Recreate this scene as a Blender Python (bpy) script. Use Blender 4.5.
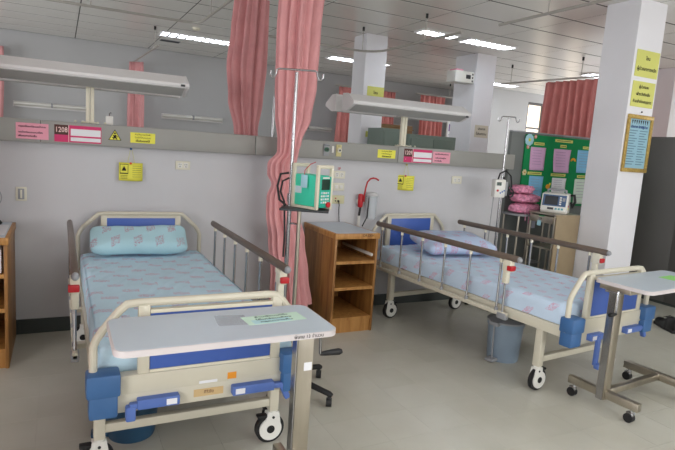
import bpy, bmesh, math, random
from mathutils import Vector, Matrix, noise
random.seed(7)
R = math.radians
PI = math.pi
S = bpy.context.scene
COL = S.collection
for o in list(bpy.data.objects):
    bpy.data.objects.remove(o)

# ------------------------------------------------------------------ camera
cam_d = bpy.data.cameras.new('camera')
cam = bpy.data.objects.new('camera', cam_d)
COL.objects.link(cam)
S.camera = cam
_y, _p, _r = R(27.232), R(-8.084), R(3.919)
_f = Vector((math.sin(_y)*math.cos(_p), math.cos(_y)*math.cos(_p), math.sin(_p)))
_rt = Vector((math.cos(_y), -math.sin(_y), 0))
_up = _rt.cross(_f)
_r2 = math.cos(_r)*_rt + math.sin(_r)*_up
_u2 = -math.sin(_r)*_rt + math.cos(_r)*_up
m = Matrix((_r2, _u2, -_f)).transposed().to_4x4()
m.translation = Vector((0.413, -4.487, 1.525))
cam.matrix_world = m
cam_d.sensor_width = 36.0
cam_d.lens = 544.95/675*36.0
cam_d.clip_end = 200

# ------------------------------------------------------------------ world, daylight, exposure
w = bpy.data.worlds.new('world')
S.world = w
w.use_nodes = True
bgn = w.node_tree.nodes['Background']
bgn.inputs[0].default_value = (0.86, 0.93, 1.0, 1)
bgn.inputs[1].default_value = 1.0
S.view_settings.view_transform = 'Standard'
S.view_settings.look = 'None'
S.view_settings.gamma = 1.0
S.view_settings.use_curve_mapping = False
S.view_settings.exposure = 0.08

def area(name, loc, target, sx, sy, power, col):
    l = bpy.data.lights.new(name, 'AREA')
    l.shape = 'RECTANGLE'; l.size = sx; l.size_y = sy; l.energy = power; l.color = col
    o = bpy.data.objects.new(name, l)
    COL.objects.link(o)
    o.location = loc
    o.rotation_euler = (Vector(target)-Vector(loc)).to_track_quat('-Z', 'Y').to_euler()
    return o
area('window_daylight_left', (-3.35, -4.4, 1.75), (3.5, -1.6, 2.5), 4.4, 1.5, 250, (0.96, 0.98, 1.0))
area('window_daylight_front', (4.6, -7.1, 1.75), (3.6, 0, 2.8), 6.6, 1.5, 132, (1.0, 0.98, 0.95))
area('window_daylight_rear_left', (-3.35, 3.3, 1.75), (5, 3.3, 2.9), 3.4, 1.5, 70, (0.97, 0.98, 1.0))  # added fill lamp, brightens the rear ceiling at the left
area('window_daylight_right', (12.8, -2.6, 1.75), (0, -2.6, 2.6), 5.0, 1.5, 80, (1.0, 0.94, 0.88))
area('window_daylight_rear', (12.8, 3.4, 1.75), (0, 3.4, 2.6), 3.4, 1.5, 120, (0.98, 0.98, 1.0))

# ------------------------------------------------------------------ materials
def lin(c):
    return tuple(((v/255)/12.92 if v/255 <= .04045 else ((v/255+.055)/1.055)**2.4) for v in c)
MATS = {}
def mat(name, rgb, rough=.5, metal=0, var=.0, scale=8, bump=0, bscale=60, spec=.5, emit=0, alpha=1, trans=0, coord='Object', stretch=(1, 1, 1)):
    if name in MATS: return MATS[name]
    m = bpy.data.materials.new(name); m.use_nodes = True
    n = m.node_tree.nodes; l = m.node_tree.links
    b = n['Principled BSDF']
    c = lin(rgb)
    b.inputs['Base Color'].default_value = (*c, 1)
    b.inputs['Roughness'].default_value = rough
    b.inputs['Metallic'].default_value = metal
    b.inputs['Specular IOR Level'].default_value = spec
    if trans: b.inputs['Transmission Weight'].default_value = trans
    if alpha < 1: b.inputs['Alpha'].default_value = alpha
    if emit:
        b.inputs['Emission Color'].default_value = (*c, 1); b.inputs['Emission Strength'].default_value = emit
    tc = n.new('ShaderNodeTexCoord'); mp = n.new('ShaderNodeMapping'); mp.inputs['Scale'].default_value = stretch
    l.new(tc.outputs[coord], mp.inputs['Vector'])
    nz = n.new('ShaderNodeTexNoise'); nz.inputs['Scale'].default_value = scale; nz.inputs['Detail'].default_value = 5
    l.new(mp.outputs['Vector'], nz.inputs['Vector'])
    if var:
        rp = n.new('ShaderNodeMix'); rp.data_type = 'RGBA'
        rp.inputs[6].default_value = (*[v*(1-var) for v in c], 1)
        rp.inputs[7].default_value = (*[min(1, v*(1+var)) for v in c], 1)
        mr = n.new('ShaderNodeMapRange'); mr.inputs[1].default_value = .3; mr.inputs[2].default_value = .7
        l.new(nz.outputs['Fac'], mr.inputs[0]); l.new(mr.outputs[0], rp.inputs[0])
        l.new(rp.outputs[2], b.inputs['Base Color'])
    if bump:
        nb = n.new('ShaderNodeTexNoise'); nb.inputs['Scale'].default_value = bscale; nb.inputs['Detail'].default_value = 3
        l.new(mp.outputs['Vector'], nb.inputs['Vector'])
        bp = n.new('ShaderNodeBump'); bp.inputs['Strength'].default_value = bump; bp.inputs['Distance'].default_value = .02
        l.new(nb.outputs['Fac'], bp.inputs['Height']); l.new(bp.outputs[0], b.inputs['Normal'])
    MATS[name] = m
    return m

def stain_mat(name, rgb, stain, rough, scale, lo, hi, amt):
    """painted surface with scattered scuffs of their own shape"""
    m = mat(name, rgb, rough, var=.035, scale=1.6)
    n = m.node_tree.nodes; l = m.node_tree.links; b = n['Principled BSDF']
    src = b.inputs['Base Color'].links[0].from_socket
    tc = n.new('ShaderNodeTexCoord')
    z = n.new('ShaderNodeTexNoise'); z.inputs['Scale'].default_value = scale; z.inputs['Detail'].default_value = 6; z.inputs['Roughness'].default_value = .7
    l.new(tc.outputs['Object'], z.inputs['Vector'])
    mr = n.new('ShaderNodeMapRange'); mr.inputs[1].default_value = lo; mr.inputs[2].default_value = hi; mr.inputs[4].default_value = amt
    l.new(z.outputs['Fac'], mr.inputs[0])
    mx = n.new('ShaderNodeMix'); mx.data_type = 'RGBA'; mx.inputs[7].default_value = (*lin(stain), 1)
    l.new(mr.outputs[0], mx.inputs[0]); l.new(src, mx.inputs[6]); l.new(mx.outputs[2], b.inputs['Base Color'])
    return m

def print_mat(name, base, ink, cx, cy, hw, hh, plane, nscale, rot=0, rough=.85, thr=.52, slant=0):
    """cotton cloth printed with rows of small scribbled motifs"""
    m = mat(name, base, rough, var=.04, scale=5, bump=.25, bscale=14, spec=.2)
    n = m.node_tree.nodes; l = m.node_tree.links; b = n['Principled BSDF']
    src = b.inputs['Base Color'].links[0].from_socket
    tc = n.new('ShaderNodeTexCoord'); sp = n.new('ShaderNodeSeparateXYZ')
    mp = n.new('ShaderNodeMapping'); mp.inputs['Rotation'].default_value[2] = rot
    l.new(tc.outputs['Object'], mp.inputs['Vector']); l.new(mp.outputs['Vector'], sp.inputs[0])
    def M(op, a, c=None, clamp=False):
        k = n.new('ShaderNodeMath'); k.operation = op; k.use_clamp = clamp
        for i, v in enumerate((a, c)):
            if v is None: continue
            if isinstance(v, (int, float)): k.inputs[i].default_value = v
            else: l.new(v, k.inputs[i])
        return k.outputs[0]
    A = sp.outputs[plane[0]]; B = sp.outputs[plane[1]]
    if len(plane) == 3:   # side faces continue the print
        B = M('ADD', B, M('MULTIPLY', sp.outputs[plane[2]], 0.9))
        A = M('ADD', A, M('MULTIPLY', sp.outputs[plane[2]], 0.55))
    v = M('DIVIDE', B, cy); row = M('FLOOR', v); fv = M('SUBTRACT', M('FRACT', v), .5)
    u = M('ADD', M('DIVIDE', A, cx), M('MULTIPLY', row, .37))
    fu = M('SUBTRACT', M('FRACT', u), .5)
    if slant: fv = M('SUBTRACT', fv, M('MULTIPLY', fu, slant))
    inb = M('MULTIPLY', M('LESS_THAN', M('ABSOLUTE', fu), hw), M('LESS_THAN', M('ABSOLUTE', fv), hh))
    nz = n.new('ShaderNodeTexNoise'); nz.inputs['Scale'].default_value = nscale; nz.inputs['Detail'].default_value = 2
    l.new(tc.outputs['Object'], nz.inputs['Vector'])
    ln = M('LESS_THAN', M('ABSOLUTE', M('SUBTRACT', nz.outputs['Fac'], thr)), .045)
    k = M('MULTIPLY', M('MULTIPLY', inb, ln), .62)
    mx = n.new('ShaderNodeMix'); mx.data_type = 'RGBA'; mx.inputs[7].default_value = (*lin(ink), 1)
    l.new(k, mx.inputs[0]); l.new(src, mx.inputs[6]); l.new(mx.outputs[2], b.inputs['Base Color'])
    return m

WALL = stain_mat('wall_paint', (200, 199, 202), (120, 110, 100), .55, 2.3, .70, .80, .45)
BACKW = mat('back_wall_paint', (178, 178, 179), .6, var=.03, scale=1)
PILLAR = mat('pillar_paint', (234, 233, 238), .5, var=.03, scale=1.5, bump=.08, bscale=9)
CEIL = mat('ceiling_tile_metal', (226, 224, 220), .3, var=.03, scale=.8, spec=.5)
SEAM = mat('ceiling_seam', (70, 68, 66), .8)
FLOORM = mat('floor_vinyl', (194, 191, 180), .3, var=.07, scale=2.2, bump=.03, bscale=5, spec=.45, coord='Generated')
BASEB = mat('baseboard_vinyl', (62, 68, 66), .5, var=.05)
TRUNK = stain_mat('trunking_paint', (150, 149, 144), (150, 120, 50), .45, 5.5, .69, .78, .7)
CREAM = mat('cream_enamel', (208, 202, 184), .35, var=.03, scale=4)
CREAM2 = mat('cream_plastic', (226, 220, 200), .4)
BLUEP = mat('blue_panel', (66, 98, 178), .42, var=.04, scale=3)
CAPB = mat('blue_cap_plastic', (58, 100, 150), .45, var=.05)
CRANKB = mat('crank_blue', (84, 112, 180), .4, var=.05)
CHROME = mat('chrome', (172, 172, 174), .27, 1, var=.05)
STEEL = mat('brushed_steel', (182, 174, 160), .33, 1, var=.08, scale=20, stretch=(1, 1, .08))
RAILB = mat('handrail_brown', (104, 90, 80), .38, var=.06, scale=12)
BLACK = mat('black_rubber', (22, 22, 24), .55, var=.1)
DKGREY = mat('dark_plastic', (46, 48, 52), .45)
RED = mat('red_plastic', (190, 30, 40), .4)
WHITE = mat('white_plastic', (228, 226, 220), .4)
IVORY = mat('ivory_plate', (222, 218, 200), .45)
GREYP = mat('grey_plastic', (150, 152, 156), .45)
DECK = mat('deck_grey', (130, 128, 122), .5)
TABLE = mat('table_laminate', (192, 202, 212), .34, var=.02, scale=6)
EDGE = mat('table_edge', (206, 198, 198), .45)
SCREEN = mat('screen_panel', (112, 116, 114), .55, var=.03, scale=2)
DARKSC = mat('dark_screen_panel', (96, 94, 92), .5, var=.04, scale=2)
GREEN = mat('green_felt', (0, 132, 74), .85, var=.05, scale=30)
YELLOW = mat('yellow_paper', (232, 226, 84), .7)
PALEY = mat('pale_yellow_paper', (214, 214, 118), .7)
PINKP = mat('pink_paper', (232, 160, 178), .7)
MAGENTA = mat('magenta_card', (206, 44, 104), .55)
BROWNC = mat('brown_card', (74, 34, 26), .5)
WHITEP = mat('white_paper', (232, 232, 236), .7)
INK = mat('ink', (30, 26, 26), .8)
PINKT = mat('pale_pink_text', (240, 205, 200), .7)
LILAC = mat('lilac_paper', (216, 172, 208), .75)
SKYP = mat('sky_paper', (130, 190, 226), .75)
GOLD = mat('gilt', (188, 158, 88), .4, .4, var=.25, scale=40)
LENS = mat('lamp_lens', (176, 176, 174), .5)
LAMPW = mat('lamp_white', (226, 224, 224), .4)
TUBE = mat('tube_light', (240, 248, 255), .4, emit=9)
LOUV = mat('louvre', (214, 222, 228), .25, .6)
RAILG = mat('rail_grey', (176, 172, 166), .4, .3)
TURQ = mat('pump_green', (66, 214, 178), .45)
PUMPC = mat('pump_cream', (214, 206, 186), .5)
LCD = mat('lcd', (38, 62, 52), .2)
CURT = mat('curtain_pink', (214, 154, 155), .8, var=.08, scale=6, bump=.2, bscale=40, spec=.2)
CURT2 = mat('curtain_rose', (204, 132, 128), .8, var=.08, scale=6, bump=.2, bscale=40, spec=.2)
CLOTHP = mat('pink_cloth', (228, 150, 178), .85, var=.38, scale=38, bump=.6, bscale=30, spec=.2)
BIN = mat('bin_blue_grey', (134, 150, 166), .4, var=.04)
BIN2 = mat('bin_teal', (44, 84, 116), .45, var=.05)
GLASS = mat('clear_plastic', (228, 234, 238), .12, alpha=.35)
REDLIQ = mat('red_tubing', (176, 18, 28), .35)
SHOEM = mat('black_leather', (18, 18, 20), .4)
CABG = mat('cabinet_grey_green', (112, 126, 118), .5)
TROLB = mat('trolley_side', (150, 132, 104), .45, var=.06)
ORANGE = mat('orange_plastic', (232, 90, 40), .5)
BLUEH = mat('blue_hook', (42, 92, 150), .5)
SKYG = mat('window_daylight', (240, 226, 206), .5, emit=1.3)
WFRAME = mat('window_frame_dark', (88, 86, 86), .5)
PALEBLUE = mat('pale_blue_card', (168, 212, 224), .6)

def wood(name, a, bcol, sx):
    m = mat(name, a, .42, spec=.4)
    n = m.node_tree.nodes; l = m.node_tree.links; b = n['Principled BSDF']
    tc = n.new('ShaderNodeTexCoord'); mp = n.new('ShaderNodeMapping'); mp.inputs['Scale'].default_value = (14, 14, 1.2)
    l.new(tc.outputs['Object'], mp.inputs['Vector'])
    z = n.new('ShaderNodeTexNoise'); z.inputs['Scale'].default_value = sx; z.inputs['Detail'].default_value = 6; z.inputs['Distortion'].default_value = .6
    l.new(mp.outputs['Vector'], z.inputs['Vector'])
    rp = n.new('ShaderNodeMix'); rp.data_type = 'RGBA'; rp.inputs[6].default_value = (*lin(bcol), 1); rp.inputs[7].default_value = (*lin(a), 1)
    mr = n.new('ShaderNodeMapRange'); mr.inputs[1].default_value = .32; mr.inputs[2].default_value = .62
    l.new(z.outputs['Fac'], mr.inputs[0]); l.new(mr.outputs[0], rp.inputs[0]); l.new(rp.outputs[2], b.inputs['Base Color'])
    return m
WOOD = wood('oak_veneer', (168, 120, 66), (126, 84, 42), 1.6)
WOODD = wood('oak_edge', (188, 138, 78), (160, 108, 54), 2.0)

SHEET1 = print_mat('sheet_small_print', (200, 228, 243), (206, 70, 120), .19, .12, .23, .2, (0, 1), 140, slant=-.25)
PILL1 = print_mat('pillow_print', (180, 216, 226), (186, 60, 104), .15, .12, .2, .3, (0, 1), 80, rot=0, slant=.6)
SHEET2 = print_mat('sheet_flower_print', (204, 222, 241), (216, 78, 130), .14, .12, .17, .24, (0, 1, 2), 105)
PILL2 = print_mat('pillow_flower_print', (184, 200, 226), (206, 90, 140), .15, .14, .22, .26, (0, 1), 85)

# ------------------------------------------------------------------ mesh helpers
class MB:
    def __init__(s): s.bm = bmesh.new()
    def _merge(s, b2, M=None):
        if M is not None: b2.transform(M)
        me = bpy.data.meshes.new('t'); b2.to_mesh(me); b2.free()
        s.bm.from_mesh(me); bpy.data.meshes.remove(me)
    def box(s, x0, x1, y0, y1, z0, z1, bev=0, seg=2, M=None):
        b = bmesh.new(); bmesh.ops.create_cube(b, size=1)
        for v in b.verts:
            v.co = Vector(((x0+x1)/2+v.co.x*(x1-x0), (y0+y1)/2+v.co.y*(y1-y0), (z0+z1)/2+v.co.z*(z1-z0)))
        if bev: bmesh.ops.bevel(b, geom=list(b.edges), offset=bev, segments=seg, affect='EDGES', profile=.5)
        s._merge(b, M); return s
    def cyl(s, p0, p1, r, r2=None, seg=14, cap=True):
        p0, p1 = Vector(p0), Vector(p1); r2 = r if r2 is None else r2
        d = p1-p0; b = bmesh.new()
        bmesh.ops.create_cone(b, cap_ends=cap, segments=seg, radius1=r, radius2=r2, depth=d.length)
        M = Matrix.Translation((p0+p1)/2) @ d.to_track_quat('Z', 'Y').to_matrix().to_4x4()
        s._merge(b, M); return s
    def tube(s, pts, r, seg=10, flat=1, closed=False):
        pts = [Vector(p) for p in pts]; n = len(pts); rings = []
        prev = None
        for i, p in enumerate(pts):
            a = pts[i-1] if i else (pts[-1] if closed else pts[0]); c = pts[(i+1) % n] if (i < n-1 or closed) else pts[-1]
            t = (c-a).normalized()
            if prev is None:
                ref = Vector((0, 0, 1)) if abs(t.z) < .9 else Vector((1, 0, 0))
                nx = t.cross(ref).normalized()
            else:
                nx = (prev - t*prev.dot(t)).normalized()
            prev = nx; ny = t.cross(nx)
            rr = r[i] if isinstance(r, (list, tuple)) else r
            rings.append([s.bm.verts.new(p + nx*math.cos(2*PI*k/seg)*rr + ny*math.sin(2*PI*k/seg)*rr*flat) for k in range(seg)])
        m = n if closed else n-1
        for i in range(m):
            A, B = rings[i], rings[(i+1) % n]
            for k in range(seg): s.bm.faces.new((A[k], A[(k+1) % seg], B[(k+1) % seg], B[k]))
        if not closed:
            s.bm.faces.new(list(reversed(rings[0]))); s.bm.faces.new(rings[-1])
        return s
    def prism(s, poly, axis, a0, a1, M=None, bev=0):
        b = bmesh.new(); i = 'xyz'.index(axis); vs = []
        for a in (a0, a1):
            row = []
            for p in poly:
                c = list(p); c.insert(i, a); row.append(b.verts.new(c))
            vs.append(row)
        n = len(poly)
        b.faces.new(vs[0]); b.faces.new(list(reversed(vs[1])))
        for k in range(n): b.faces.new((vs[0][k], vs[1][k], vs[1][(k+1) % n], vs[0][(k+1) % n]))
        bmesh.ops.recalc_face_normals(b, faces=b.faces)
        if bev: bmesh.ops.bevel(b, geom=list(b.edges), offset=bev, segments=2, affect='EDGES', profile=.5)
        s._merge(b, M); return s
    def lathe(s, prof, c=(0, 0, 0), seg=24, sx=1, sy=1):
        c = Vector(c); rings = []
        for r, z in prof:
            rings.append([s.bm.verts.new(c+Vector((max(r, 1e-4)*math.cos(2*PI*k/seg)*sx, max(r, 1e-4)*math.sin(2*PI*k/seg)*sy, z))) for k in range(seg)])
        for A, B in zip(rings, rings[1:]):
            for k in range(seg): s.bm.faces.new((A[k], A[(k+1) % seg], B[(k+1) % seg], B[k]))
        s.bm.faces.new(list(reversed(rings[0]))); s.bm.faces.new(rings[-1])
        return s
    def ball(s, c, rx, ry=None, rz=None, seg=14):
        b = bmesh.new(); bmesh.ops.create_uvsphere(b, u_segments=seg, v_segments=seg//2+2, radius=1)
        s._merge(b, Matrix.Translation(Vector(c)) @ Matrix.Diagonal((rx, ry or rx, rz or rx, 1))); return s
    def grid(s, fn, nu, nv, closed_u=False):
        V = [[s.bm.verts.new(fn(i/(nu if closed_u else nu-1), j/(nv-1))) for i in range(nu)] for j in range(nv)]
        for j in range(nv-1):
            for i in range(nu if closed_u else nu-1):
                s.bm.faces.new((V[j][i], V[j][(i+1) % nu], V[j+1][(i+1) % nu], V[j+1][i]))
        return V
    def build(s, name, mt, parent=None, smooth=True, loc=None, rot=None, angle=35):
        bmesh.ops.recalc_face_normals(s.bm, faces=s.bm.faces)
        me = bpy.data.meshes.new(name); s.bm.to_mesh(me); s.bm.free()
        return link(name, me, mt, parent, smooth, loc, rot, angle)
def link(name, me, mt, parent=None, smooth=True, loc=None, rot=None, angle=35):
    me.materials.clear(); me.materials.append(mt)
    if smooth:
        me.shade_smooth()
        try: me.set_sharp_from_angle(angle=R(angle))
        except Exception: pass
    o = bpy.data.objects.new(name, me); COL.objects.link(o)
    if parent: o.parent = parent
    if loc: o.location = loc
    if rot: o.rotation_euler = rot
    return o
def tag(o, label=None, cat=None, group=None, kind=None):
    if label: o['label'] = label
    if cat: o['category'] = cat
    if group: o['group'] = group
    if kind: o['kind'] = kind
    return o
def thing(name, label, cat, loc=(0, 0, 0), rz=0, group=None):
    o = bpy.data.objects.new(name, None); COL.objects.link(o)
    o.location = loc; o.rotation_euler = (0, 0, rz); o.empty_display_size = .1
    return tag(o, label, cat, group)
def bx(name, mt, parent, *a, bev=0, **k):
    return MB().box(*a, bev=bev).build(name, mt, parent, **k)
def struct(o): o['kind'] = 'structure'; return o
FRONT = (PI/2, 0, 0)      # text / flat pieces facing -y
def text(s, size, mt, parent, loc, rot=FRONT, name='lettering', align='CENTER', bold=0, sx=1):
    cu = bpy.data.curves.new('tx', 'FONT'); cu.body = s; cu.size = size; cu.align_x = align; cu.align_y = 'CENTER'
    cu.extrude = .0004; cu.offset = bold; cu.resolution_u = 2
    t = bpy.data.objects.new('tx', cu); COL.objects.link(t)
    dg = bpy.context.evaluated_depsgraph_get()
    me = bpy.data.meshes.new_from_object(t.evaluated_get(dg))
    bpy.data.objects.remove(t); bpy.data.curves.remove(cu)
    o = link(name, me, mt, parent, False)
    o.location = loc; o.rotation_euler = rot; o.scale = (sx, 1, 1)
    return o

# ================================================================== THE SETTING
CZ = 3.10
XL, XR, YF, YB = -3.5, 13.0, -7.3, 6.5
floor = struct(MB().box(XL, XR, YF, YB, -.12, -.002).build('floor', FLOORM, None, False))
TS = .28
tile = MB().box(.0004, TS-.0004, .0004, TS-.0004, -.002, .0).bm
tme = bpy.data.meshes.new('floor_tile'); tile.to_mesh(tme); tile.free()
def floor_tile_mat():
    m = mat('floor_tile_vinyl', (194, 191, 180), .27, spec=.45)
    n = m.node_tree.nodes; l = m.node_tree.links; b = n['Principled BSDF']
    g = n.new('ShaderNodeNewGeometry'); oi = n.new('ShaderNodeObjectInfo')
    z = n.new('ShaderNodeTexNoise'); z.inputs['Scale'].default_value = 2.4; z.inputs['Detail'].default_value = 6
    l.new(g.outputs['Position'], z.inputs['Vector'])
    rp = n.new('ShaderNodeMix'); rp.data_type = 'RGBA'
    rp.inputs[6].default_value = (*lin((188, 185, 172)), 1); rp.inputs[7].default_value = (*lin((199, 197, 186)), 1)
    ad = n.new('ShaderNodeMath'); ad.operation = 'MULTIPLY_ADD'; ad.inputs[1].default_value = .2
    l.new(oi.outputs['Random'], ad.inputs[0]); l.new(z.outputs['Fac'], ad.inputs[2])
    mr = n.new('ShaderNodeMapRange'); mr.inputs[1].default_value = .35; mr.inputs[2].default_value = .85
    l.new(ad.outputs[0], mr.inputs[0]); l.new(mr.outputs[0], rp.inputs[0]); l.new(rp.outputs[2], b.inputs['Base Color'])
    z2 = n.new('ShaderNodeTexNoise'); z2.inputs['Scale'].default_value = 6; l.new(g.outputs['Position'], z2.inputs['Vector'])
    bp = n.new('ShaderNodeBump'); bp.inputs['Strength'].default_value = .05; bp.inputs['Distance'].default_value = .02
    l.new(z2.outputs['Fac'], bp.inputs['Height']); l.new(bp.outputs[0], b.inputs['Normal'])
    return m
FT = floor_tile_mat()
tme.materials.append(FT)
FLOORM.node_tree.nodes['Principled BSDF'].inputs['Roughness'].default_value = .27
for j in range(12):
    for i in range(25):
        x = -.26+i*TS; y = -3.36+j*TS
        o = bpy.data.objects.new('floor_tile', tme); COL.objects.link(o); o.parent = floor; o.location = (x, y, 0)
MB().box(XL, -.26, YF, YB, -.002, 0).box(-.26, -.26+25*TS, 0, YB, -.002, 0).box(-.26, -.26+25*TS, YF, -3.36, -.002, 0).box(-.26+25*TS, XR, YF, YB, -.002, 0).build('floor_covering', FT, floor, False)

ceiling = struct(MB().box(XL, XR, YF, YB, CZ+.003, CZ+.15).build('ceiling', SEAM, None, False))
TX, TY = 1.22, .585
b = MB().box(.007, TX-.007, .016, TY-.016, 0, .0035).bm
cme = bpy.data.meshes.new('ceiling_tile'); b.to_mesh(cme); b.free(); cme.materials.append(CEIL)
x0 = 4.31-5*TX; y0 = .04-4*TY
for j in range(15):
    for i in range(12):
        o = bpy.data.objects.new('ceiling_tile', cme); COL.objects.link(o); o.parent = ceiling
        o.location = (x0+i*TX, y0+j*TY, CZ)
yt = y0+15*TY
MB().box(XL, XR, YF, y0-.006, CZ, CZ+.0035).box(XL, x0-.006, y0, yt, CZ, CZ+.0035).box(x0+12*TX+.006, XR, y0, yt, CZ, CZ+.0035).build('ceiling_border', CEIL, ceiling, False)

struct(MB().box(XL, 9.15, YB, YB+.15, 0, CZ+.1).build('wall_back', BACKW, None, False))
def wall_open(name, horizontal, fixed, a0, a1, t, opens, z0, z1):
    mb = MB()
    def seg(p, q, za, zb):
        if horizontal: mb.box(p, q, fixed, fixed+t, za, zb)
        else: mb.box(fixed, fixed+t, p, q, za, zb)
    cur = a0
    for p, q in opens:
        seg(cur, p, 0, CZ+.1); seg(p, q, 0, z0); seg(p, q, z1, CZ+.1); cur = q
    seg(cur, a1, 0, CZ+.1)
    return struct(mb.build(name, BACKW, None, False))
wall_open('wall_front', True, YF-.15, XL, XR, .15, [(1.3, 3.4), (3.6, 5.7), (5.9, 8.0)], 1.0, 2.5)
wall_open('wall_right', False, XR, YF, 5.3, .15, [(-5.1, -2.7), (-2.5, -.1), (1.7, 5.1)], 1.0, 2.5)
wall_open('wall_left', False, XL-.15, YF, YB, .15, [(-6.6, -4.5), (-4.3, -2.2), (1.6, 5.0)], 1.0, 2.5)
wi = 0
for (p, q) in [(-6.6, -4.5), (-4.3, -2.2), (1.6, 5.0)]:
    wi += 1
    mb = MB()
    for a, b_, c, d in ((p, q, 1.0, 1.05), (p, q, 2.45, 2.5), (p, p+.05, 1.05, 2.45), (q-.05, q, 1.05, 2.45), ((p+q)/2-.03, (p+q)/2+.03, 1.05, 2.45)):
        mb.box(XL-.1, XL-.04, a, b_, c, d)
    struct(mb.build('window_%d' % wi, WFRAME, None, False))
for (p, q) in [(1.3, 3.4), (3.6, 5.7), (5.9, 8.0)]:
    wi += 1
    mb = MB()
    for a, b_, c, d in ((p, q, 1.0, 1.05), (p, q, 2.45, 2.5), (p, p+.05, 1.05, 2.45), (q-.05, q, 1.05, 2.45), ((p+q)/2-.03, (p+q)/2+.03, 1.05, 2.45)):
        mb.box(a, b_, YF-.1, YF-.04, c, d)
    struct(mb.build('window_%d' % wi, WFRAME, None, False))
for (p, q) in [(-5.1, -2.7), (-2.5, -.1), (1.7, 5.1)]:
    wi += 1
    mb = MB()
    for a, b_, c, d in ((p, q, 1.0, 1.05), (p, q, 2.45, 2.5), (p, p+.05, 1.05, 2.45), (q-.05, q, 1.05, 2.45), ((p+q)/2-.03, (p+q)/2+.03, 1.05, 2.45)):
        mb.box(XR+.04, XR+.1, a, b_, c, d)
    struct(mb.build('window_%d' % wi, WFRAME, None, False))
# jog of the back wall at the right, with a tall window
wj = MB()
wj.box(9.15, 10.3, 5.3, 5.45, 0, CZ+.1).box(10.85, 11.4, 5.3, 5.45, 0, CZ+.1).box(11.95, XR, 5.3, 5.45, 0, CZ+.1)
for a, b_ in ((10.3, 10.85), (11.4, 11.95)):
    wj.box(a, b_, 5.3, 5.45, 0, 1.0).box(a, b_, 5.3, 5.45, 2.9, CZ+.1)
wj.box(9.15, 9.3, 5.45, YB, 0, CZ+.1)
struct(wj.build('wall_rear_jog', BACKW, None, False))
for a, b_ in ((10.3, 10.85), (11.4, 11.95)):
    wi += 1
    wn = struct(MB().box(a, a+.05, 5.33, 5.41, 1.0, 2.9).box(b_-.05, b_, 5.33, 5.41, 1.0, 2.9).box(a+.05, b_-.05, 5.33, 5.41, 1.0, 1.06)
                .box(a+.05, b_-.05, 5.33, 5.41, 2.84, 2.9).box(a+.05, b_-.05, 5.34, 5.40, 2.28, 2.32).build('window_%d' % wi, WFRAME, None, False))
    bx('pane', SKYG, wn, a+.05, b_-.05, 5.375, 5.385, 1.06, 2.84)

# partition behind the beds
struct(MB().box(-2.6, 4.72, 0, .12, 0, 1.42).build('wall_partition', WALL, None, False))
struct(MB().box(-2.6, 4.72, -.012, 0, 0, .11).build('baseboard_partition', BASEB, None, False))
PIL = [(4.16, 4.50, 2.30, 2.66, 'square white pillar with a yellow zone sign behind the partition', 1),
       (6.12, 6.50, 2.30, 2.82, 'white pillar carrying a small white wall unit', 2),
       (5.255, 5.645, -.96, -.59, 'white pillar with two yellow signs and a gilt framed notice', 3),
       (8.9, 9.4, .95, 1.4, 'white pillar beyond the dark grey screen', 4)]
for a in PIL:
    o = struct(MB().box(a[0], a[1], a[2], a[3], 0, CZ, bev=.006).build('pillar_%d' % a[5], PILLAR, None, False))
    o['label'] = a[4]

# ================================================================== SERVICE TRUNKING
TF = -.09
tr = thing('service_trunking', 'long grey wall trunking above the beds with room number cards', 'trunking', (0, 0, 1.415))
for a, b_ in ((-2.6, .29), (.293, 1.86), (1.863, 3.27), (3.273, 4.755)):
    MB().box(a, b_, TF, .21, 0.002, .16, bev=.006).build('trunking_section', TRUNK, tr)
def gas(x, body, knob, dark):
    g = bx('gas_outlet', body, tr, x-.026, x+.026, TF-.012, TF, .03, .135, bev=.003)
    MB().cyl((x, TF-.012, .085), (x, TF-.03, .085), .02).build('outlet_ring', knob, g)
    MB().cyl((x, TF-.03, .085), (x, TF-.034, .085), .009).build('outlet_socket', dark, g)
    return g
# x positions found from the photo at the trunking face
g = gas(2.509, GREYP, mat('outlet_green', (20, 92, 60), .4), BLACK)
text('OXYGEN', .014, INK, g, (2.509, TF-.0125, .122))
bx('outlet_spacer', WHITE, tr, 2.565, 2.585, TF-.008, TF, .06, .12, bev=.002)
g = gas(2.634, mat('outlet_yellow', (206, 196, 140), .45), IVORY, DKGREY)
text('VAC', .014, INK, g, (2.634, TF-.0125, .122))

def card(name, label, x0, x1, z0, z1, mt, yy, group=None, cat='sign', th=.0015):
    """flat printed card; origin at its lower left front"""
    t = thing(name, label, cat, (x0, yy, z0), 0, group)
    bx('card', mt, t, 0, x1-x0, -th, 0, 0, z1-z0)
    return t
YT = TF-.001
def number_card(x0, x1, z0, z1, num, sub, label, flip=False):
    t = card('room_number_card', label, x0, x1, z0, z1, MAGENTA, YT, None)
    W_, H_ = x1-x0, z1-z0
    bx('number_plate', BROWNC, t, 0, W_*.29, -.0025, -.0015, H_*.42, H_)
    text(num, H_*.42, PINKT, t, (W_*.145, -.003, H_*.70), bold=.0006, sx=.8)
    bx('gap', PINKT, t, W_*.292, W_*.305, -.0024, -.0015, 0, H_)
    bx('name_slip', WHITEP, t, W_*.34, W_*.985, -.0025, -.0015, H_*.40, H_*.80)
    bx('name_slip', WHITEP, t, W_*.34, W_*.985, -.0025, -.0015, H_*.08, H_*.30)
    if sub: text(sub, H_*.2, PINKT, t, (W_*.07, -.003, H_*.22))
    return t
number_card(.376, .682, 1.432, 1.552, '1208', None, 'magenta room card reading 1208, next to the yellow fall warning triangle')
number_card(3.335, 3.663, 1.430, 1.558, '1209', '1', 'magenta room card reading 1209, over the hanging sheet with a magenta pin')
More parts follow.
